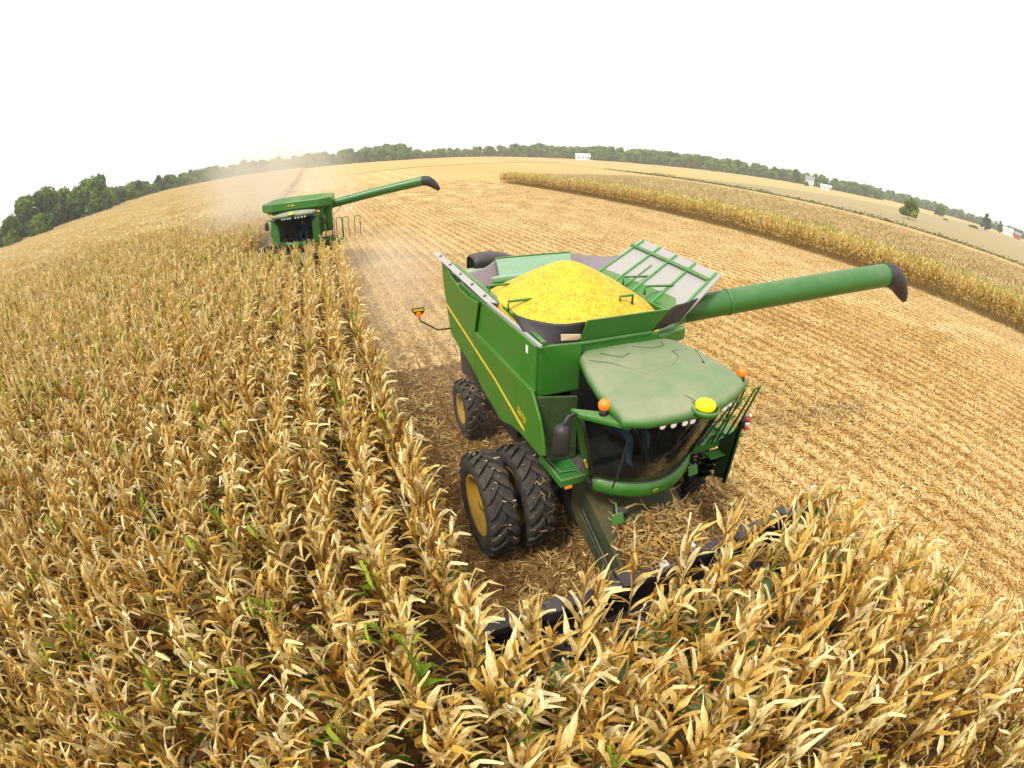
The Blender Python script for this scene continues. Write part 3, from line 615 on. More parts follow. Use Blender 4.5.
    # mirrors
    for s in ((-1,) if near else (-1, 1)):
        b = mb('black'); b.tube([(s * 1.42, 1.16, 3.62), (s * 1.55, 1.18, 3.62), (s * 1.62, 1.20, 3.54), (s * 1.63, 1.20, 3.40)], .026, 8); e = P(b, 'mirror_arm')
        b = mb('black'); b.smooth = True
        b.lathe([(0, .06), (.02, .105), (.09, .118), (.36, .112), (.43, .085), (.45, .001)], (s * 1.64, 1.20, 3.08), (0, 0, 1), 12); e2 = b.build('mirror', e)
    if not near:
        b = mb('green'); b.bar((-1.4, 1.15, 3.6), (1.4, 1.15, 3.6), .06, .06); P(b, 'mirror_bar')
        for x in (-1.36, .94):
            b = mb('green'); b.box(x, x + .42, 1.24, 1.34, 2.2, 3.60); P(b, 'front_panel', bevel=.02)
    # left-hand (viewer) service platform
    b = mb('green'); b.box(-1.37, -1.33, -.04, .70, 2.12, 2.24); b.box(-1.37, -.80, .70, .75, 2.12, 2.24); b.box(-1.31, -.78, -.06, -.02, 2.1, 2.2)
    b.tube([(-1.30, .1, 2.225), (-1.26, .52, 2.225), (-1.02, .55, 2.225)], .014, 6); pl = P(b, 'platform', bevel=.01)
    b = mb('grate'); b.box(-1.33, -.80, -.02, .70, 2.15, 2.195); b.build('tread', pl)
    b = mb('orange'); b.box(-1.30, -1.18, .75, .77, 2.08, 2.12); b.build('reflector', pl)
    # ladder side platform with rails
    b = mb('green'); b.box(.90, 2.10, .66, .72, 2.0, 2.14); b.box(2.10, 2.16, -.4, .72, 2.0, 2.14); b.box(.90, 2.16, -.44, -.40, 2.0, 2.12); b.box(1.55, 2.6, .2, .66, 1.98, 2.05); pl = P(b, 'platform', bevel=.01)
    b = mb('grate'); b.box(.92, 2.10, -.40, .66, 2.05, 2.10); b.build('tread', pl)
    def rail(name, pts, r=.019):
        b = mb('green'); b.tube(pts, r, 8); return P(b, name)
    for x in (1.12, 1.34, 1.56): rail('rail', [(x, .70, 2.12), (x + .04, .92, 2.6), (x + .12, 1.18, 3.18)])
    rail('rail', [(1.0, .76, 2.35), (1.70, .86, 2.42)]); rail('rail', [(1.05, .95, 2.75), (1.8, 1.02, 2.80)]); rail('rail', [(1.1, 1.16, 3.15), (1.72, 1.20, 3.24)])
    rail('rail', [(1.66, .72, 2.12), (1.72, 1.08, 3.30), (1.74, 1.13, 3.36), (1.80, 1.12, 3.36), (1.84, 1.06, 3.30), (1.82, .70, 2.12)])
    rail('rail', [(1.98, .72, 2.12), (2.06, 1.10, 3.30), (2.08, 1.15, 3.36), (2.16, 1.14, 3.36), (2.20, 1.08, 3.28), (2.14, .80, 2.30)])
    b = mb('green_dark'); b.prism([(2.02, 1.0, 2.52), (2.02, .94, 1.36), (1.90, .74, 1.34), (1.86, .70, 2.12)], (.035, 0, 0)); b.mat('green')
    b.bar((2.03, 1.01, 2.66), (2.03, .94, 1.28), .06, .06)
    for k in range(4): b.box(1.55, 1.90, .50 + .06 * k, .72 + .06 * k, 1.35 + .18 * k, 1.39 + .18 * k); P(b, 'ladder', bevel=.006)
    e = mb('black'); e.tube([(2.05, 1.02, 2.5), (2.05, 1.04, 2.74)], .035, 10); e = P(e, 'marker_post')
    b = mb('red'); b.tube([(2.11, 1.06, 2.50), (2.11, 1.06, 2.56)], .045, 10); b.tube([(2.11, 1.06, 2.64), (2.11, 1.06, 2.72)], .045, 10); b.mat('white'); b.tube([(2.11, 1.06, 2.56), (2.11, 1.06, 2.64)], .044, 10); b.tube([(2.13, 1.06, 2.74), (2.17, 1.07, 2.77)], .03, 8); b.build('reflector', e)
    # marker lamp on its stalk beside the rear
    for s in ((-1,) if near else (-1, 1)):
        b = mb('green_dark'); b.tube([(s * 1.55, -4.45, 2.93), (s * 1.95, -4.15, 3.05), (s * 2.33, -4.08, 3.33), (s * 2.36, -4.08, 3.45)], .018, 6); e = P(b, 'lamp_stalk')
        b = mb('green_dark'); b.prism([(s * 2.22, -4.08, 3.56), (s * 2.28, -4.08, 3.46), (s * 2.42, -4.08, 3.46), (s * 2.50, -4.08, 3.56), (s * 2.49, -4.08, 3.62), (s * 2.23, -4.08, 3.62)], (0, -.05, 0)); b.mat('yellow'); b.box(min(s * 2.25, s * 2.47), max(s * 2.25, s * 2.47), -4.078, -4.068, 3.555, 3.60)
        b.mat('amber'); b.tube([(s * 2.36, -4.07, 3.49), (s * 2.36, -4.0, 3.49)], .055, 12); b.build('marker_lamp', e)
    # unloading auger
    a0, a1 = Vector((1.62, -1.25, 3.87)), Vector((7.36, .40, 4.94)); d = (a1 - a0).normalized()
    b = mb('green_clean'); b.tube([a0, a0 + d * .8, a1 - d * .05, a1], [.25, .255, .275, .275], 28); au = P(b, 'unloading_auger')
    b = mb('green'); b.tube([a0 + d * 1.5, a0 + d * 1.55], .272, 28); b.build('collar', au)
    b = mb('green'); b.tube([a0 + Vector((.12, 0, -1.5)), a0 + Vector((.1, 0, -.35)), a0 + Vector((.2, .05, -.02)), a0 + d * .5], [.27, .27, .27, .26], 20); b.build('elbow', au)
    b = mb('rubber_flap'); b.tube([a1 - d * .06, a1 + d * .08 + Vector((0, 0, -.01)), a1 + d * .28 + Vector((0, 0, -.07)), a1 + d * .56 + Vector((0, 0, -.30)), a1 + d * .80 + Vector((0, 0, -.58)), a1 + d * .92 + Vector((0, 0, -.74))], [.280, .288, .285, .23, .15, .07], 24, caps=False); b.build('spout', au, solid=.015)
    # right-hand corner box by the auger root
    b = mb('green'); b.hexa([(.80, -.50, 3.74), (1.52, -.56, 3.74), (1.52, -.27, 3.74), (.80, -.10, 3.74), (.80, -.50, 3.98), (1.52, -.56, 3.98), (1.52, -.27, 3.96), (.80, -.10, 3.96)]); P(b, 'corner_box', bevel=.02)
    # feeder house
    b = mb('grimy'); b.hexa([(-.78, .10, 1.05), (.78, .10, 1.05), (.78, 2.05, .30), (-.78, 2.05, .30), (-.80, .10, 1.92), (.80, .10, 1.92), (.80, 2.05, 1.02), (-.80, 2.05, 1.02)])
    b.hexa([(-.83, .35, 1.00), (-.80, .35, 1.00), (-.80, 1.95, .38), (-.83, 1.95, .38), (-.83, .35, 1.30), (-.80, .35, 1.30), (-.80, 1.95, .60), (-.83, 1.95, .60)])
    b.mat('black'); b.tube([(-.86, .6, 1.42), (-.86, 1.8, .85)], .025, 8); b.mat('black'); b.tube([(-.55, 1.05, 1.62), (-.35, 1.12, 1.60)], .08, 10); fh = P(b, 'feeder_house', bevel=.015)
    for (x, y, z) in ((-.72, 1.42, 1.72), (.90, 1.15, 1.96)):
        b = mb('green'); b.hexa([(x - .10, y, z), (x + .10, y, z), (x + .10, y + .03, z), (x - .10, y + .03, z), (x - .10, y - .06, z + .15), (x + .10, y - .06, z + .15), (x + .10, y - .03, z + .15), (x - .10, y - .03, z + .15)]); b.tube([(x, y - .04, z + .14), (x * .9, y - .22, z + .22)], .016, 6)
        P(b, 'fluid_coupler', bevel=.005)
    b = mb('white'); b.tube([(.62, 1.38, 1.30), (.80, 1.42, 1.34), (.80, 1.58, 1.28), (.62, 1.56, 1.24)], .012, 6); b.box(.60, .68, 1.34, 1.40, 1.25, 1.33); P(b, 'hose_bracket')
    # corn header
    hd = empty('corn_header'); hd.parent = root; hd.location.x = 0 if near else -.95
    b = mb('header_sheet'); b.box(-3.12, 3.28, 2.02, 2.20, 1.06, 1.20); b.mat('black'); b.box(-3.12, 3.28, 2.02, 2.08, .35, 1.06); b.hexa([(-3.12, 2.08, .25), (3.28, 2.08, .25), (3.28, 2.95, .22), (-3.12, 2.95, .22), (-3.12, 2.08, .35), (3.28, 2.08, .35), (3.28, 2.95, .30), (-3.12, 2.95, .30)])  # darkness below the beam is put into the black lower sheet and floor
    b.mat('header_sheet'); b.box(-2.2, -1.95, 1.98, 2.24, 1.02, 1.235); b.box(-1.0, -.7, 1.97, 2.24, 1.02, 1.24); b.box(1.2, 1.6, 1.97, 2.24, 1.02, 1.24); b.box(2.45, 2.65, 1.98, 2.24, 1.02, 1.235)
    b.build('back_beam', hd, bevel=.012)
    b = mb('white'); b.box(-.28, -.14, 2.03, 2.15, 1.202, 1.23); b.build('label_plate', hd); b = mb('white'); b.box(.36, .44, 1.96, 2.05, 1.18, 1.30); b.build('label_plate', hd)
    b = mb('black'); b.tube([(-3.1, 2.6, .62), (3.26, 2.6, .62)], .12, 12)
    for s in (-1, 1):
        pts = []
        for k in range(120):
            f = k / 119; a = f * 34; pts.append((.08 + s * (.1 + 2.95 * f), 2.6 + .24 * math.cos(a), .62 + .24 * math.sin(a)))
        b.tube(pts, .02, 4)
    b.build('cross_auger', hd)
    for k in range(9):
        x = -3.05 + .7625 * k; end = k in (0, 8); wq = .17 if end else .24
        sec = [(2.75, .80, wq), (3.3, .74, wq), (3.9, .58, wq * .9), (4.4, .38, wq * .62), (4.85, .14, .06)]
        b = mb('green'); b.smooth = True; rows = []
        for y, z, ww in sec: rows.append([(x - ww, y, z - .38 if y < 4.3 else z - .1), (x - ww * .9, y, z - .08), (x - ww * .4, y, z), (x + ww * .4, y, z), (x + ww * .9, y, z - .08), (x + ww, y, z - .38 if y < 4.3 else z - .1)])
        b.grid(rows); e = b.build('row_divider', hd)
        q_ = mb('orange'); q_.hexa([(x - .045, 3.3, .742), (x + .045, 3.3, .742), (x + .045, 3.95, .575), (x - .045, 3.95, .575), (x - .045, 3.3, .760), (x + .045, 3.3, .760), (x + .045, 3.95, .592), (x - .045, 3.95, .592)]); q_.build('reflector', e)
    for x in (-3.16, 3.28):
        s = 1 if x > 0 else -1
        b = mb('green'); b.prism([(x, 2.0, .3), (x, 3.2, .25), (x, 3.2, .85), (x, 2.5, 1.22), (x, 2.0, 1.22)], (s * .05, 0, 0)); b.build('end_sheet', hd, bevel=.012)
    b = mb('white'); b.tube([(3.40, 2.05, .9 if not near else 1.15), (3.40, 2.05, 1.42)], .035, 8); b.box(3.34, 3.46, 2.05, 2.09, 1.34, 1.46); b.mat('green'); b.tube([(3.40, 2.3, .9), (3.40, 2.9, 1.25)], .03, 6); b.build('marker_post', hd)
    # wheels
    for x in (-2.06, -1.38, 1.38, 2.06): wheel(root, 'front_wheel', x, -.66, .965, .52, .56, 22, -1 if x < 0 else 1, straw=near)
    for x in (-1.18, 1.18): wheel(root, 'rear_wheel', x, -4.62, .73, .48, .38, 18, -1 if x < 0 else 1, straw=near)

near = empty('combine_harvester', (0, 0, 0), 'big green combine harvester near the camera, its open tank heaped with yellow corn', 'combine harvester')
combine(near, True)
far = empty('combine_harvester', (-5.45, 25.6, .05), 'smaller-looking distant green combine harvester half hidden by standing corn, dust behind it', 'combine harvester')
far.rotation_euler = (0, 0, R(-5)); far.scale = (1.05, 1.05, 1.05)
combine(far, False)
person('person', 'person in blue jeans sitting at the wheel inside the cab of the near harvester', (-.06, -.30, 2.60), 'seat')
person('person', 'person in a bright blue shirt sitting inside the cab of the distant harvester', (-5.10, 25.0, 2.74), 'shirt', R(-4))

# heap of kernels in the near tank
b = mb('grain'); b.smooth = True; rows = []
hx, hy = .02, -1.95
for i in range(41):
    row = []
    for j in range(65):
        f = i / 40; a = 2 * math.pi * j / 64
        ca, sa = math.cos(a), math.sin(a)
        rr = min(1, f * 40 / 39) * ((abs(ca) / 1.36) ** 5 + (abs(sa) / 1.72) ** 5) ** -.2
        # squircle: the heap is a cone cut off by the tank walls
        x, y = hx + rr * ca, hy + rr * sa
        d = math.hypot(x - hx, (y - hy) * .92)
        z = 4.85 - .60 * (math.sqrt(d * d + .12) - .35) + .014 * math.sin(x * 9 + 2 * y) * math.sin(5 * y) * f - (.25 if i == 40 else 0)
        row.append((x, y, max(z, 3.9)))
    rows.append(row)
b.grid(rows)
tag(b.build('grain_heap', bevel=0), 'heap of bright yellow corn kernels filling the tank of the near harvester', 'grain heap')
# ---------------------------------------------------------------- ground and fields
def polar(az, D, z=0.0):
    a = R(az); return (CAM.x + D * math.sin(a), CAM.y + D * math.cos(a), z)
def sstep(a, b, x):
    t = min(1, max(0, (x - a) / (b - a))); return t * t * (3 - 2 * t)
AMP = ([-180, -45, -32, -24, -10, 5, 20, 36, 180], [0, 0, .6, 3.2, 4.0, 3.5, 2.6, 0, 0])
def gz(x, y):      # the land rises a little towards the far woods
    dx, dy = x - CAM.x, y - CAM.y
    return float(np.interp(math.degrees(math.atan2(dx, dy)), *AMP)) * sstep(110, 380, math.hypot(dx, dy))
def field(name, key, x0, x1, y0, y1, nx, ny, dz, label, kind='structure', skew=0):
    b = mb(key); b.grid([[(x0 + (x1 - x0) * i / nx + skew * j / ny, y0 + (y1 - y0) * j / ny, gz(x0 + (x1 - x0) * i / nx + skew * j / ny, y0 + (y1 - y0) * j / ny) + dz) for i in range(nx + 1)] for j in range(ny + 1)])
    return tag(b.build(name, flip=False), label, 'field', kind=kind)
b = mb('far_crop'); rr = [0, 20, 60, 100, 140, 180, 220, 260, 300, 340, 380, 480, 700, 1200, 2200]
b.grid([[(*polar(-180 + 3 * k, max(r_, .01))[:2], gz(*polar(-180 + 3 * k, max(r_, .01))[:2])) for k in range(121)] for r_ in rr])
tag(b.build('ground', flip=False), 'tan farmland stretching to the far woods', 'ground', kind='structure')
field('soil', 'soil', -120, 3.2, -60, 150, 30, 40, .012, 'dark littered soil between the standing corn rows')
b = mb('stubble'); b.grid([[(x, y, gz(x, y) + .03) for x in (-8.95, -3.12, 3.12, 12, 22, 36.2)] for y in [21 + 8 * k for k in range(25)]])
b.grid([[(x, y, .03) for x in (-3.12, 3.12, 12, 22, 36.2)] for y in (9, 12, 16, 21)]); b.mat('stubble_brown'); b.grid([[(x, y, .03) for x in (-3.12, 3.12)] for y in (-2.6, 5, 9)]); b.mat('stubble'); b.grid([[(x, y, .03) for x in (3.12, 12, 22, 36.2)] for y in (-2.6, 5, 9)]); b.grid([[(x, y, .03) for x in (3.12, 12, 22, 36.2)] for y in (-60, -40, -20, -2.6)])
tag(b.build('stubble_field', flip=False), 'pale harvested corn stubble with straw lying in rows', 'stubble', kind='structure')
field('pale_field', 'far_pale', 77, 121, -80, 190, 4, 12, .03, 'pale mown field band behind the standing corn strip')
field('far_field', 'far_grey', 126, 520, -150, 160, 8, 8, .03, 'grey tan field beyond the fence row')
field('far_field', 'far_pale', 126, 560, 160, 420, 8, 8, .03, 'pale yellow field below the far woods')
b = mb('grass'); rows = []
for (x, y) in ((-40, 190), (16, 203), (44, 226), (75, 236), (98, 250), (140, 275)):
    rows.append([(x, y, gz(x, y) + .05), (x - .5, y + 2, gz(x, y) + .22), (x - 1, y + 4, gz(x, y) + .2), (x - 1.5, y + 6, gz(x, y) + .05)])
b.grid(rows); tag(b.build('grass_strip', flip=False), 'green grass waterway curving across the far stubble', 'grass', kind='structure')

# ---------------------------------------------------------------- projection test (only decides what the lens can see)
cp, sp_ = math.cos(R(26)), math.sin(R(26)); ca_, sa_ = 0.9291, 0.3697
def pix(P_):
    d = np.asarray(P_, dtype=float) - np.array(CAM); d /= np.linalg.norm(d, axis=-1, keepdims=True)
    xr = d[..., 0] * ca_ - d[..., 1] * sa_; yf = d[..., 0] * sa_ + d[..., 1] * ca_
    c0, c1, c2 = xr, yf * sp_ + d[..., 2] * cp, yf * cp - d[..., 2] * sp_
    t = np.arccos(np.clip(c2, -1, 1)); q = np.hypot(c0, c1) + 1e-9
    return 512 + 509 * t * c0 / q, 384 - 509 * t * c1 / q
def seen(P_, m=120):
    u, v = pix(P_); return (u > -m) & (u < 1024 + m) & (v > -m) & (v < 768 + m)

# ---------------------------------------------------------------- corn plants
WIND = Vector((.92, -.25, -.1))
def leaf(b, r_, o, phi, e0, ln, wd, drop, n, two, twist, tint, green):
    p = Vector(o); base = 0; az = phi; vs = []; prev = None; rows = []
    kink = r_.uniform(.40, .80); kk = r_.uniform(1.0, 2.3) if r_.random() < .75 else r_.uniform(0, .5)
    for i in range(n + 1):
        s = i / n
        e = e0 - drop * s ** 1.35 - (kk if s > kink else 0)
        d = Vector((math.cos(az) * math.cos(e), math.sin(az) * math.cos(e), math.sin(e))) + WIND * (.14 * s + (.50 if s > kink else 0))
        d.normalize()
        side = d.cross(Vector((0, 0, 1)))
        side = side.normalized() if side.length > .05 else Vector((math.sin(az), -math.cos(az), 0))
        up = side.cross(d).normalized()
        a = twist * s + .25 * math.sin(7 * s + tint * 9)
        sd_ = side * math.cos(a) + up * math.sin(a); un = up * math.cos(a) - side * math.sin(a)
        ww = wd * min(1, .4 + s * 3) * max(.3, (1 - s ** 4)) * (1 + .28 * math.sin(11 * s + phi * 3))
        if two: rows.append([p - sd_ * ww + un * ww * .5, p, p + sd_ * ww + un * ww * (.5 + .3 * math.sin(9 * s + phi))])
        else: rows.append([p - sd_ * ww, p + sd_ * ww])
        p = p + d * (ln / n)
        az += r_.uniform(-.12, .12)
    b0 = len(b.v); b.t = (tint, green); b.grid(rows)
    # tips bleach and the foot of the blade stays darker: real colour of the dried blade
    k = len(rows[0])
    for i in range(n + 1):
        for j in range(k): b.tint[b0 + i * k + j] = (min(.92, max(0, tint - .15 + .32 * (i / n))), green)

def corn(seed, lod, greenp=.06):
    """returns builders for stalk, leaves, ear, tassel of one dry plant"""
    r_ = random.Random(seed); st, lv, er, ts = mb('stalk'), mb('leaf'), mb('husk'), mb('tassel')
    h = r_.uniform(1.92, 2.14); lean = Vector((r_.gauss(.02, .05), r_.gauss(0, .05), 0))
    P_ = lambda z: Vector((lean.x * (z / h) ** 2 * h, lean.y * (z / h) ** 2 * h, z))
    st.t = (r_.uniform(.3, .7), 0)
    k = 6 if lod == 0 else 3
    st.tube([P_(h * i / 5) for i in range(6)], [.014, .0135, .012, .010, .007, .004], k, caps=False)
    nl = {0: 16, 1: 12, 2: 7}[lod]; a0 = r_.uniform(-.5, .5) + (math.pi / 2 if r_.random() < .3 else 0)
    zlo = .35 if lod == 0 else (.6 if lod == 1 else .9)
    for i in range(nl):
        f = i / (nl - 1); z = zlo + (h - zlo - .06) * f
        phi = a0 + math.pi * (i % 2) + r_.gauss(0, .55)
        g = 1.0 if r_.random() < greenp else (.35 if r_.random() < greenp else 0)
        top = f > .5
        ln = r_.uniform(.44, .76) * (1 if f < .7 else .88); wd = r_.uniform(.021, .040) * (1, 1.1, 1.3)[lod] * (1 if f < .85 else .85)
        leaf(lv, r_, P_(z), phi, r_.uniform(1.12, 1.52) if top else r_.uniform(.6, 1.35), ln, wd, r_.uniform(.0, 1.1) if top else r_.uniform(1.8, 3.2),
             {0: 9, 1: 5, 2: 3}[lod], lod == 0, r_.gauss(0, 1.2), min(1, max(0, r_.gauss(.30 + .30 * f + (.07, .11, .22)[lod], .23))), g)
    if lod < 2:
        for q in range(1):
            z = r_.uniform(.9, 1.15) + .15 * q; a = a0 + r_.uniform(-.4, .4) + math.pi * q; o = P_(z)
            hang = r_.uniform(-.9, .5); d = Vector((math.cos(a) * math.cos(hang), math.sin(a) * math.cos(hang), math.sin(hang)))
            er.t = (r_.uniform(.3, .8), 0); er.tube([o, o + d * .05, o + d * .12, o + d * .2, o + d * .25], [.012, .027, .030, .024, .004], 6 if lod == 0 else 4, caps=False)
            for e_ in range(2 if lod == 0 else 1): leaf(er, r_, o + d * .08, a + r_.uniform(-.6, .6), r_.uniform(-.3, .6), .2, .022, 1.6, 3, False, .5, r_.uniform(.5, .9), 0)
    tp = P_(h)
    nt_ = {0: 6, 1: 5, 2: 4}[lod]
    ts.t = (r_.uniform(.3, .8), 0)
    for q in range(nt_):
        a = 2 * math.pi * q / nt_ + r_.uniform(-.4, .4); e = r_.uniform(.75, 1.25) if q else 1.5; ln = r_.uniform(.16, .26) if q else .3
        rows = []; p = tp - Vector((0, 0, .02))
        for i in range(4 if lod == 0 else 3):
            s = i / (3 if lod == 0 else 2); ee = e - .9 * s * s
            if i: p = p + (Vector((math.cos(a) * math.cos(ee), math.sin(a) * math.cos(ee), math.sin(ee))) + WIND * .3 * s) * ln / 3
            wq = .0036 * (1 - .6 * s) if lod == 0 else (.008 if lod == 1 else .016)
            rows.append([p + Vector((-math.sin(a), math.cos(a), 0)) * wq, p - Vector((-math.sin(a), math.cos(a), 0)) * wq])
        ts.grid(rows)
    return st, lv, er, ts
def joined(parts, off=(0, 0, 0), into=None, rot=0.0, sc=1.0):
    b = into or MB(); c, s = math.cos(rot) * sc, math.sin(rot) * sc
    for q in parts:
        if not q.v: continue
        base = len(b.v); mp = []
        for m in q.mats:
            if m not in b.mats: b.mats.append(m)
            mp.append(b.mats.index(m))
        b.v += [(p[0] * c - p[1] * s + off[0], p[0] * s + p[1] * c + off[1], p[2] * sc + off[2]) for p in q.v]
        b.tint += q.tint; b.f += [[base + i for i in f] for f in q.f]; b.mi += [mp[i] for i in q.mi]; b.sm += q.sm
    return b
NV = 12
proto = [corn(100 + k, 0, .34 if k in (3, 7, 10) else .02) for k in range(NV)]
mid = [loose('corn_source', joined(corn(200 + k, 1, .28 if k in (2, 5) else .02)).mesh('corn_mid', flip=False, recalc=False)) for k in range(10)]
nearsrc = [loose('corn_source', joined(q).mesh('corn_near', flip=False, recalc=False)) for q in proto]
greensrc = [loose('corn_source', joined(corn(300 + k, 1, .22 if k % 2 else .06)).mesh('corn_green', flip=False, recalc=False)) for k in range(8)]
def patch_mesh(seed, gp):
    r_ = random.Random(seed); b = MB(); kinds = [corn(seed * 31 + k, 2, gp) for k in range(9)]
    for row in range(4):
        for k in range(16):
            joined(r_.choice(kinds), ((row - 1.5) * .7625 + r_.gauss(0, .03), -1.5 + (k + .5) * .1875 + r_.gauss(0, .03), 0), b, r_.choice((0, math.pi)) + r_.uniform(-.4, .4), r_.uniform(.92, 1.06))
    return b.mesh('corn_patch', flip=False, recalc=False)
patches = [loose('corn_source', patch_mesh(k, .02)) for k in range(4)]
def as_field(me):
    for i, m in enumerate(me.materials):
        if m == M['leaf']: me.materials[i] = M['leaf_field']
    return me
gpatches = [loose('corn_source', as_field(patch_mesh(20 + k, .03))) for k in range(3)]

pr = np.random.default_rng(5)
def rowpts(xs, y0, y1, sp=.172):
    out = []
    for x in xs:
        n = int((y1 - y0) / sp); y = y0 + (np.arange(n) + .5) * sp + pr.normal(0, .03, n); keep = pr.random(n) > .05
        out.append(np.stack([x + pr.normal(0, .035, n), y, np.zeros(n)], 1)[keep])
    return np.concatenate(out)
edge = -3.43
# uncut block left of the machines, the eight rows just ahead of the distant machine included; and the rows ahead of the near header
A_ = rowpts([edge - .7625 * k for k in range(8)], -16, 23.6)
B_ = rowpts([edge - .7625 * k for k in range(8, 90)], -16, 66)
H_ = rowpts([-2.67 + .7625 * k for k in range(8)], -22, -2.42)
allp = np.concatenate([A_, B_, H_])
Pm = allp.copy(); Pm[:, 2] = 1.9
dist = np.linalg.norm(Pm - np.array(CAM), axis=1)
ok = seen(Pm, 130) & (dist < 62); allp, dist, Pm = allp[ok], dist[ok], Pm[ok]
infr = seen(Pm, -4)
order = np.argsort(np.where(infr, dist, 1e6))
ind = order[:300]; rest = np.setdiff1d(np.arange(len(allp)), ind)
# the 300 plants that show largest are things of their own
pm = []
for st, lv, er, ts in proto: pm.append([(n_, q.mesh(n_, flip=False, recalc=False)) for n_, q in (('stalk', st), ('leaves', lv), ('ear', er), ('tassel', ts)) if q.v])
plain = [k for k in range(NV) if k not in (3, 7, 10)]
protos = {}
for i in ind:
    x, y, _ = allp[i]; ahead = (y < -2.7 and x > -3.1)
    k = int(pr.choice((3, 7, 10))) if (pr.random() < .22 and not ahead and x < -4) else int(pr.choice(plain))
    green = k in (3, 7, 10)
    if k not in protos:
        root = empty('corn_plant')
        for n_, me in pm[k]:
            c = bpy.data.objects.new(n_, me); COL.objects.link(c); c.parent = root
        protos[k] = root; o = root
    else:
        o = protos[k].copy(); COL.objects.link(o)
        for ch in protos[k].children:
            c = ch.copy(); COL.objects.link(c); c.parent = o
    o.location = (x, y, 0); s = float(pr.uniform(.96, 1.12)); o.scale = (s, s, s)
    o.rotation_euler = (float(pr.normal(0, .05)), float(pr.normal(.02, .05)), float(pr.choice((0, 1)) * .35 + pr.normal(0, .3)))
    if ahead: tag(o, 'dry tan corn plant still standing just in front of the near harvester header', 'corn plant', 'corn plants in front of the header')
    elif green: tag(o, 'corn plant with some green leaves among the dry ones closest to the camera', 'corn plant', 'part green corn plants near the camera')
    else: tag(o, 'dry tan corn plant closest to the camera in the uncut block left of the header', 'corn plant', 'dry corn plants near the camera')
def put(name, pts, srcs, label, cat='corn', smin=.95, smax=1.12, flat=False, weights=None, tilt=.05, spin=.3):
    n = len(pts); rot = np.stack([pr.normal(0, tilt, n), pr.normal(.02 if tilt else 0, tilt, n), pr.choice([0, .35], n) + pr.normal(0, spin, n)], 1)
    if flat: rot = np.stack([np.zeros(n), np.zeros(n), pr.choice([0, math.pi], n)], 1)
    o = scatter(name, pts, rot, pr.uniform(smin, smax, n), pr.choice(len(srcs), n, p=weights), srcs)
    return tag(o, label, cat, kind='stuff')
rp = allp[rest]; rd = dist[rest]
wn = np.array([.25 if k in (3, 7, 10) else 1 for k in range(NV)]); wn /= wn.sum()
put('near_corn', rp[rd < 17], nearsrc, 'mass of dry standing corn around the nearest plants', weights=wn)
put('standing_corn', rp[rd >= 17], mid, 'wide field of dry standing corn left of the harvesters', smin=1.0, smax=1.15)
def patchpts(x0, x1, y0, y1, dmin, dmax, az=None):
    g = np.array([(x, y, 0) for x in np.arange(x0, x1, 3.05) for y in np.arange(y0, y1, 3.0)], dtype=float)
    q = g.copy(); q[:, 2] = 2; d = np.linalg.norm(q - np.array(CAM), axis=1); g = g[seen(q, 100) & (d >= dmin) & (d < dmax)]
    for k in range(len(g)): g[k, 2] = gz(g[k, 0], g[k, 1])
    return g
lf = patchpts(-3.43 - .7625 * 7.5 - 3.05 * 90, -9.5, 0, 330, 61, 340)
bl = lf[:, 0] > -70
put('far_corn', lf, patches, 'far dry corn reaching up to the trees on the left', flat=True, smin=.95, smax=1.06)
# strip on the right: a sharp front row, paler field behind
xs0 = 36.5; STRIP_END = 104
E_ = rowpts([xs0 + .7625 * k for k in range(6)], -45, 125); q = E_.copy(); q[:, 2] = 1.5; E_ = E_[seen(q, 60)]
put('corn_strip', E_[E_[:, 1] < STRIP_END - (E_[:, 0] - 36) * .3], greensrc, 'long strip of standing corn with green tinged tops right of the stubble')
sp = patchpts(xs0 + 6.2, 77, -60, STRIP_END - 2, 0, 240)
put('strip_corn', sp, gpatches, 'brown corn field behind the front rows of the strip', flat=True, smin=.90, smax=1.0)

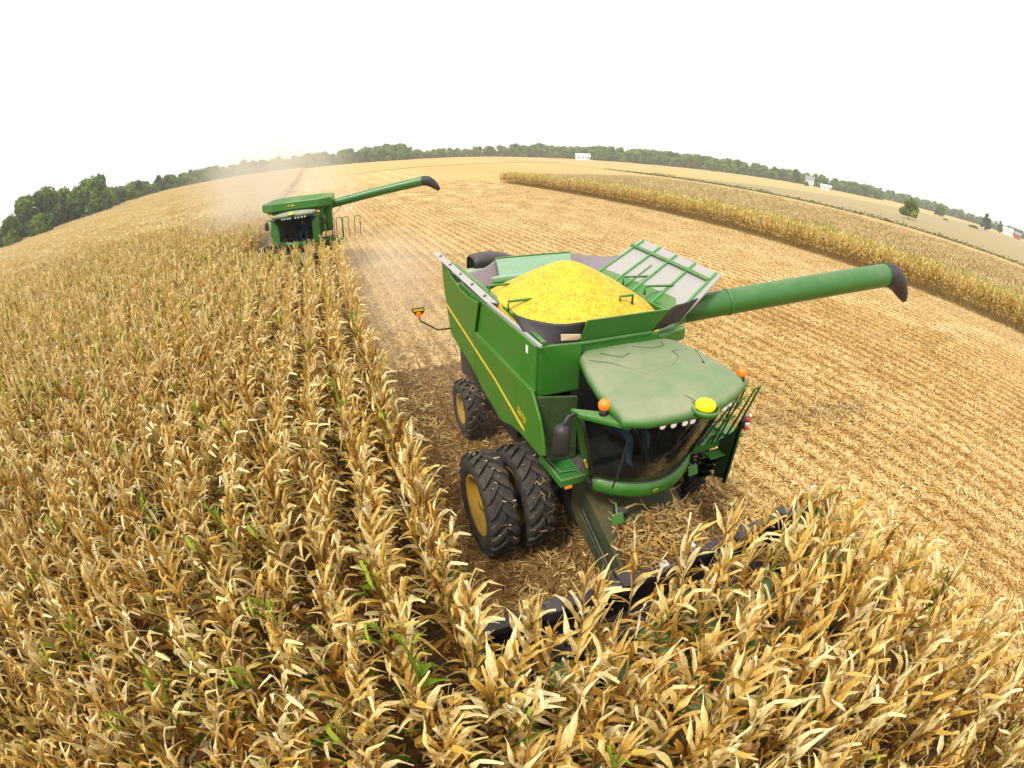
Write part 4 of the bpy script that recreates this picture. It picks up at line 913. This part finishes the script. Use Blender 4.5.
# ---------------------------------------------------------------- crop residue on the stubble
def chips(seed, w_, h_, n, stubs=True, lo=0.0, zf=None, key='residue', gap=.74):
    r_ = random.Random(seed); b = MB(); b.mat(key)
    for k in range(n):
        x, y = r_.uniform(-w_ / 2, w_ / 2), r_.uniform(-h_ / 2, h_ / 2)
        if stubs and abs(abs(x) - .38) < .15 and r_.random() < gap: continue
        z0 = zf(x, y) if zf else 0
        a = r_.uniform(0, 6.283); ln = r_.uniform(.05, .25) * (1 if r_.random() < .85 else 1.6); wd = r_.uniform(.006, .023)
        z = z0 + r_.uniform(.0, .09); pit = r_.gauss(.05, .28); b.t = (min(1, max(0, r_.gauss(.60, .22))), 0)
        d = Vector((math.cos(a), math.sin(a), 0)); s_ = Vector((-math.sin(a), math.cos(a), r_.uniform(-.6, .6))).normalized(); rows = []
        p = Vector((x, y, z)); cv = r_.gauss(0, .9); bend = r_.gauss(0, .8)
        for i in range(3):
            rows.append([p - s_ * wd * (1 if i < 2 else .4), p + s_ * wd * (1 if i < 2 else .4)])
            dd = Vector((math.cos(a + cv * i / 2), math.sin(a + cv * i / 2), math.sin(pit + bend * i / 2))); p = p + dd * ln / 2
            p.z = max(p.z, z0 + .004)
        b.grid(rows)
        if r_.random() < .18:
            b.t = (r_.uniform(.45, 1), 0); q = Vector((r_.uniform(-w_ / 2, w_ / 2), r_.uniform(-h_ / 2, h_ / 2), 0)); q.z = (zf(q.x, q.y) if zf else 0) + r_.uniform(.012, .06)
            a2 = r_.uniform(0, 6.28); l2 = r_.uniform(.06, .32); b.tube([q, q + Vector((math.cos(a2) * l2, math.sin(a2) * l2, r_.gauss(0, .06)))], r_.uniform(.008, .014), 4)
    if stubs:
        for row in (-.5, .5):
            for k in range(int(h_ / .172)):
                if r_.random() < .85:
                    b.t = (r_.uniform(.2, .7), 0); x = row * .7625 + r_.gauss(0, .03); y = -h_ / 2 + (k + .5) * .172; hh = r_.uniform(.12, .34)
                    b.tube([(x, y, 0), (x + r_.gauss(0, .06), y - abs(r_.gauss(.04, .06)), hh)], .012, 4)
    return b
csrc = [loose('residue_source', chips(k, 1.6, 2.1, 560, key='residue_near', gap=.5).mesh('residue_patch', flip=False, recalc=False)) for k in range(6)]
csrc2 = [loose('residue_source', chips(40 + k, 1.6, 2.1, 300).mesh('residue_patch', flip=False, recalc=False)) for k in range(4)]  # paler ramp than near: haze and grazing light put into the far litter
g = np.array([(x, y, .03) for x in np.arange(-3.43 + .7625 * 1 + .38 - .38, 36, 1.525) for y in np.arange(-30, 180, 2.0)], dtype=float)
g = g[((g[:, 1] > -2.3) | (g[:, 0] > 3.9)) & seen(g, 80)]
g2 = np.array([(x, y, .03) for x in np.arange(-3.43 - .7625 * 6.5, -3.2, 1.525) for y in np.arange(24, 90, 2.0)], dtype=float); g = np.concatenate([g, g2[seen(g2, 40)]])
browner = (g[:, 0] < 3.0) & (pr.random(len(g)) < np.clip(1.05 - (g[:, 1] - 1.5) / 16, 0, 1)); gf, g = g[browner], g[~browner]; gd = np.linalg.norm(g - np.array(CAM), axis=1)  # browner patches thin out with distance behind the machine
fsrc = [loose('residue_source', chips(60 + k, 1.6, 2.1, 420, key='residue_brown').mesh('residue_patch', flip=False, recalc=False)) for k in range(5)]
put('crop_residue', gf, fsrc, 'brown chopped residue in the swath under and behind the near harvester', 'crop residue', flat=True, smin=.98, smax=1.03)
put('crop_residue', g[gd < 32], csrc, 'chopped corn leaves and stalks strewn over the stubble around the near harvester', 'crop residue', flat=True, smin=.98, smax=1.03)
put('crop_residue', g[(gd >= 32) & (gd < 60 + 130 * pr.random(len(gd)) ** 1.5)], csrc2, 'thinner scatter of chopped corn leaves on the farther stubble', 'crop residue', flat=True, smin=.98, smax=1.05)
# residue heaped on the feeder house
def fz(x, y):       # world coordinates; the feeder house falls towards the header
    yf = -y; t = min(1, max(0, (yf - .85) / 1.2)); base = 1.86 + (1.06 - 1.86) * t
    return base + .10 * math.exp(-((x - .1) / .6) ** 2) + .03 * math.sin(9 * x + 3 * y) * math.cos(7 * y)
b = mb('soil'); b.smooth = True
b.grid([[(x, y, fz(x, y) + (.0 if abs(x - .03) < .72 else -.12)) for x in np.linspace(-.74, .80, 24)] for y in np.linspace(-2.02, -1.42, 14)])
c = chips(77, 1.5, .70, 800, False, key='residue_brown', zf=lambda x, y: fz(x + .03, y - 1.70)); joined([c], (.03, -1.70, 0), b)
c = chips(78, 1.5, .6, 26, False, key='residue_brown', zf=lambda x, y: fz(x + .03, y - .85) - .04); joined([c], (.03, -.85, 0), b)
tag(b.build('straw_heap', flip=False, recalc=False), 'heap of straw and chopped leaves lying on the feeder housing behind the header', 'crop residue', kind='stuff')
# ---------------------------------------------------------------- trees
def crown_mesh(seed, key, h, rad, n, leafs, conif=False, low=.14, bush=False):
    leafs *= 1.35
    r_ = random.Random(seed); b = mb(key); lobes = []
    nb = 16 if not bush else 6
    for k in range(nb):
        f = r_.random() if k > 3 else .12; z = h * (low + .10 + .68 * f); rr = rad * (.52 if not conif else .9 * (1 - f)) * (1 - .45 * abs(f - .35)); a = r_.uniform(0, 6.28)
        d = rad * r_.uniform(.15, .78) * (1 - .62 * f if not conif else .4 * (1 - f)); lobes.append((Vector((math.cos(a) * d, math.sin(a) * d, z)), max(.3, rr * r_.uniform(.55, .95)), r_.uniform(.12, .85)))
    for k in range(n):
        c, rr, tn = r_.choice(lobes); u = Vector((r_.gauss(0, 1), r_.gauss(0, 1), r_.gauss(0, 1))).normalized()
        p = c + u * rr * (r_.random() ** .33) * r_.uniform(.8, 1.1); p.z = max(p.z, h * low)
        nn = (u + Vector((r_.gauss(0, .6), r_.gauss(0, .6), r_.gauss(.2, .6)))).normalized(); t = nn.orthogonal().normalized(); a = r_.uniform(0, 6.28)
        t = (t * math.cos(a) + nn.cross(t) * math.sin(a)); s_ = nn.cross(t); sz = leafs * r_.uniform(.5, 1.2)
        b.t = (min(1, max(0, r_.gauss(tn, .16))), 0)
        b.add([p - t * sz, p + s_ * sz * .55, p + t * sz, p - s_ * sz * .55], [(0, 1, 2, 3)])
    return b
def trunk_mesh(seed, h, rad):
    r_ = random.Random(seed); b = mb('bark'); b.tube([(0, 0, -.3), (.03 * h * .2, 0, h * .25), (0, .02 * h, h * .55), (.01 * h, 0, h * .8)], [h * .028, h * .021, h * .013, h * .004], 8)
    for k in range(6):
        a = r_.uniform(0, 6.28); z = h * r_.uniform(.22, .5); l_ = rad * r_.uniform(.5, .85)
        b.tube([(0, 0, z), (math.cos(a) * l_ * .5, math.sin(a) * l_ * .5, z + h * .12), (math.cos(a) * l_, math.sin(a) * l_, z + h * .28)], [h * .010, h * .007, h * .002], 5)
    return b
TM = {}
def tree_kind(nm, seed, key, h, rad, n, leafs, **k):
    TM[nm] = (crown_mesh(seed, key, h, rad, n, leafs, **k), trunk_mesh(seed, h, rad), h)
tree_kind('round', 1, 'foliage', 10, 5.8, 4200, .40, low=.08); tree_kind('tall', 2, 'foliage', 10, 5.0, 4000, .38, low=.1); tree_kind('wide', 3, 'foliage', 10, 6.8, 4600, .42, low=.06)
tree_kind('light', 4, 'foliage_light', 10, 5.4, 3800, .40, low=.08); tree_kind('autumn', 5, 'foliage_autumn', 10, 4.4, 2600, .42); tree_kind('dark', 6, 'foliage_dark', 10, 4.0, 3000, .4, low=.1)
tree_kind('lone', 7, 'foliage_light', 10, 6.6, 5200, .42, low=.16); tree_kind('bush', 8, 'foliage', 10, 9, 2600, .8, low=.02, bush=True)
TMESH = {k: (c.mesh('crown', flip=False, recalc=False), t.mesh('trunk', flip=False)) for k, (c, t, h) in TM.items()}
def tree(kind, az, D, h, label, group=None, wide=1.0, dz=0, rot=0, name='tree', cat='tree'):
    x, y, _ = polar(az, D); z = gz(x, y) + dz
    o = empty(name, (x, y, z), label, cat, group); s = h / 10 * .84; o.scale = (s * wide, s * wide, s); o.rotation_euler = (0, 0, rot)
    for n_, me in zip(('crown', 'trunk'), TMESH[kind]):
        c = bpy.data.objects.new(n_, me); COL.objects.link(c); c.parent = o
    return o
for kind, az, D, h, wd, lb in (
    ('round', -36.5, 205, 17, 1.0, 'dark green round tree cut by the left edge of the photo'),
    ('light', -33.4, 190, 14.5, .9, 'lighter green low tree second from the left edge'),
    ('tall', -31.2, 215, 21, 1.15, 'tall full green tree topping the left end of the wood'),
    ('tall', -29.2, 225, 22.5, .95, 'tallest narrow tree in the clump at the left'),
    ('light', -27.6, 235, 21, .85, 'yellow green tree between two dark trees at the left'),
    ('round', -25.9, 228, 18.5, 1.0, 'broad dark tree right of the yellow green one'),
    ('wide', -24.0, 236, 21.5, .85, 'dark rounded tree standing above the low left treeline'),
    ('wide', -30.0, 195, 11, .9, 'low bushy tree in front of the tall left clump')):
    tree(kind, az, D, h, lb, 'trees in the clump at the left', wd, rot=az)
# right of the stubble
tree('lone', 65.3, 200, 9.0, 'lone round green tree standing by itself on the fence row', wide=.98)
tree('light', 68.6, 470, 12.5, 'smaller green tree in the pale field behind the lone round tree', wide=1.05)
tree('dark', 73.7, 430, 15.5, 'dark conifer like tree near the right edge', wide=1.05)
tree('dark', 75.3, 520, 14, 'thin dark tree between the dark conifer and the red barn', wide=.8, rot=1)
tree('bush', 72.6, 400, 4.2, 'low dark bush beside the dark conifer', wide=1.6, name='bush', cat='bush')
tree('bush', 69.4, 380, 2.2, 'small round bush left of the dark conifer', wide=1.6, name='bush', cat='bush')
tree('light', 31.5, 560, 17, 'pale yellow green tree right of the white barn', wide=.8)
tree('light', 26.0, 545, 15, 'pale tree standing left of the white barn', wide=.7)
tree('autumn', 41.0, 545, 14, 'reddish autumn tree in the far wood', wide=.9)
tree('light', 43.6, 530, 12, 'light green tree at the front of the far wood', wide=1.2)
tree('dark', 52.6, 520, 17, 'dark pointed tree left of the white house', wide=.9)
tree('light', 53.9, 462, 5.5, 'small bright tree in front of the white farmhouse', wide=1.0)
tree('round', 55.6, 530, 16, 'round tree right of the white house', wide=1.0)
ts_ = [loose('tree_source', joined([TM[k][0], TM[k][1]]).mesh('wood_tree', flip=False, recalc=False)) for k in ('round', 'tall', 'wide', 'light', 'autumn', 'dark')]
tw = np.array([.28, .24, .22, .16, .03, .07])
def wood(name, knots, depth, hmin, hmax, step, label, seed):
    r_ = np.random.default_rng(seed); P_, S_, Rr = [], [], []
    az = knots[0][0]
    while az < knots[-1][0]:
        D = np.interp(az, [k[0] for k in knots], [k[1] for k in knots]); hs_ = np.interp(az, [k[0] for k in knots], [k[2] for k in knots])
        for q in range(3):
            x, y, _ = polar(az + r_.normal(0, .2), D + q * depth + r_.normal(0, depth * .3)); P_.append((x, y, gz(x, y) - .3))
            S_.append((.62 if q == 0 else .86) * hs_ * r_.uniform(hmin, hmax) / 10); Rr.append((0, 0, r_.uniform(0, 6.28)))
        az += math.degrees(step * .8 / D) * r_.uniform(.6, 1.4)
    o = scatter(name, P_, Rr, S_, r_.choice(6, len(P_), p=tw / tw.sum()), ts_)
    return tag(o, label, 'woods', kind='stuff')
wood('woods', [(-42, 235, 11), (-30, 250, 13.5), (-22, 262, 13)], 9, .7, 1.1, 4.2, 'green wood filling in behind the tree clump at the left', 9)
wood('woods', [(-23, 250, 13), (-18, 320, 14), (-12, 400, 15), (-7, 460, 17)], 12, .8, 1.12, 5.5, 'dark treeline running from the left clump to the dust', 1)
wood('woods', [(-7, 470, 17), (0, 520, 17), (6, 520, 18), (9.8, 520, 20), (11, 560, 13), (15, 600, 13), (18, 600, 14), (24, 590, 19), (30, 585, 19), (38, 580, 19), (44, 570, 18), (50, 560, 16), (58, 560, 15), (62, 560, 13)], 14, .75, 1.12, 6, 'long dark wood along the far horizon', 2)
wood('woods', [(60, 720, 17), (67, 760, 17), (72, 760, 14), (80, 760, 12)], 16, .75, 1.1, 7, 'distant wood behind the lone tree on the right', 3)
# hedge along the fence row
b = mb('weeds'); r_ = random.Random(3)
for k in range(7000):
    t = r_.random(); x = 123.5 + r_.gauss(0, .7); y = -70 + 270 * t; hh = abs(r_.gauss(.45, .25)) * (1.7 if math.sin(y * .13) > .6 else 1)
    p = Vector((x, y, r_.uniform(0, hh))); a = r_.uniform(0, 6.28); sz = r_.uniform(.12, .32); b.t = (r_.random(), 0)
    u = Vector((math.cos(a), math.sin(a), r_.gauss(0, .4))) * sz; v = Vector((r_.gauss(0, .3), r_.gauss(0, .3), 1)) * sz * .6
    b.add([p - u, p - v, p + u, p + v], [(0, 1, 2, 3)])
tag(b.build('hedgerow', flip=False, recalc=False), 'thin dark fence row of weeds between the pale fields on the right', 'hedge', kind='stuff')

# ---------------------------------------------------------------- far buildings
def house(name, label, az, D, rz, L_, W_, H_, RH, wall, roof, cat, wins=3, door=True, dz=0, porch=False):
    x, y, _ = polar(az, D); o = empty(name, (x, y, gz(x, y) + dz), label, cat); o.rotation_euler = (0, 0, rz)
    b = mb(wall); b.box(-L_ / 2, L_ / 2, -W_ / 2, W_ / 2, -1, H_)
    for s in (-1, 1): b.prism([(s * (L_ / 2 - .1), -W_ / 2, H_), (s * (L_ / 2 - .1), W_ / 2, H_), (s * (L_ / 2 - .1), 0, H_ + RH)], (s * .1, 0, 0))
    b.build('wall', o, flip=False)
    b = mb(roof)
    for s in (-1, 1): b.hexa([(-L_ / 2 - .4, s * (W_ / 2 + .4), H_ - .22), (L_ / 2 + .4, s * (W_ / 2 + .4), H_ - .22), (L_ / 2 + .4, 0, H_ + RH), (-L_ / 2 - .4, 0, H_ + RH), (-L_ / 2 - .4, s * (W_ / 2 + .4), H_ - .02), (L_ / 2 + .4, s * (W_ / 2 + .4), H_ - .02), (L_ / 2 + .4, 0, H_ + RH + .2), (-L_ / 2 - .4, 0, H_ + RH + .2)])
    rf = b.build('roof', o, flip=False)
    if porch: c = mb('roof_grey'); c.box(-.4, .4, -.4, .4, H_ + RH - .6, H_ + RH + 1.2); c.build('chimney', rf, flip=False)
    for k in range(wins):
        xx = -L_ / 2 + L_ * (k + .75) / (wins + .5)
        for zz in ([1.6] if H_ < 4.5 else [1.6, 4.2]):
            w_ = mb('window'); w_.box(xx - .45, xx + .45, -W_ / 2 - .04, -W_ / 2 + .02, zz - .6, zz + .6); w_.build('window', o, flip=False)
    if door: d_ = mb('roof_grey'); d_.box(L_ * .38, L_ * .38 + 1.1, -W_ / 2 - .05, -W_ / 2 + .02, 0, 2.1); d_.build('door', o, flip=False)
    return o
house('barn', 'long white barn with a white roof in front of the far wood', 29.4, 470, R(-24), 12.5, 8, 3.0, 2.2, 'wood_white', 'roof_white', 'barn', dz=1.2)
house('farmhouse', 'tall white farmhouse with a grey roof among dark trees', 54.2, 470, R(-54), 7.5, 7, 6.2, 3.0, 'wood_white', 'roof_grey', 'house', porch=True)
house('shed', 'low white shed to the right of the white farmhouse', 56.0, 460, R(-50), 9, 6, 2.8, 1.6, 'wood_white', 'roof_white', 'shed', wins=2)
house('shed', 'small white building beside the red barn at the right edge', 76.2, 560, R(-70), 11, 7, 3.4, 2.2, 'wood_white', 'roof_white', 'shed', wins=2, dz=2)
house('barn', 'small red barn near the right edge', 77.3, 560, R(-70), 7, 6, 3.2, 2.2, 'red_siding', 'roof_grey', 'barn', wins=2, dz=1)

# ---------------------------------------------------------------- dust and haze
def m_dust(name, dens, scale, col):
    a = N(name); v = a.n('VolumePrincipled'); v.inputs['Color'].default_value = (*col, 1); v.inputs['Anisotropy'].default_value = .2
    p = a.coord('Generated')
    # soft edge: distance from the middle of the cloud's own box
    vm = a.n('VectorMath', operation='SUBTRACT'); a.l(p, vm.inputs[0]); vm.inputs[1].default_value = (.5, .5, .5)
    ln = a.n('VectorMath', operation='LENGTH'); a.l(vm.outputs[0], ln.inputs[0])
    fall = a.ramp(ln.outputs['Value'], [(.08, 1), (.48, 0)])
    nz = a.ramp(a.noise(scale, 4, .6, a.pos()), [(.32, 0), (.75, 1)])
    a.l(a.math('MULTIPLY', a.math('MULTIPLY', fall, nz), dens), v.inputs['Density']); a.l(v.outputs[0], a.out.inputs['Volume']); return a.m
def dust(mat, c, rx, ry, rz, label):
    me = bpy.data.meshes.new('dust_cloud'); bm = bmesh.new(); bmesh.ops.create_icosphere(bm, subdivisions=3, radius=1); bm.to_mesh(me); bm.free()
    me.transform(Matrix.Diagonal((rx, ry, rz, 1))); me.materials.append(mat); o = bpy.data.objects.new('dust_cloud', me); COL.objects.link(o); o.location = c
    return tag(o, label, 'dust', kind='stuff')
dust(m_dust('dust', .20, .30, (1.0, .93, .80)), (-8.0, 42, 5.0), 9.5, 13, 7.4, 'pale plume of dust billowing behind the distant harvester')
dust(m_dust('dust_low', .17, .30, (1.0, .85, .70)), (-.9, 15, 1.3), 3.6, 15, 2.6, 'thin pinkish dust hanging over the stubble between the two harvesters')
def m_haze():
    a = N('haze'); v = a.n('VolumePrincipled'); v.inputs['Color'].default_value = (.93, .96, 1, 1); v.inputs['Density'].default_value = .00036; v.inputs['Anisotropy'].default_value = .2
    a.l(v.outputs[0], a.out.inputs['Volume']); return a.m
b = MB(); b.mats.append(m_haze()); b.box(-1500, 1500, -400, 1500, -2.2, 45)
tag(b.build('haze', flip=False), 'pale haze in the air over the fields', 'haze', kind='stuff')
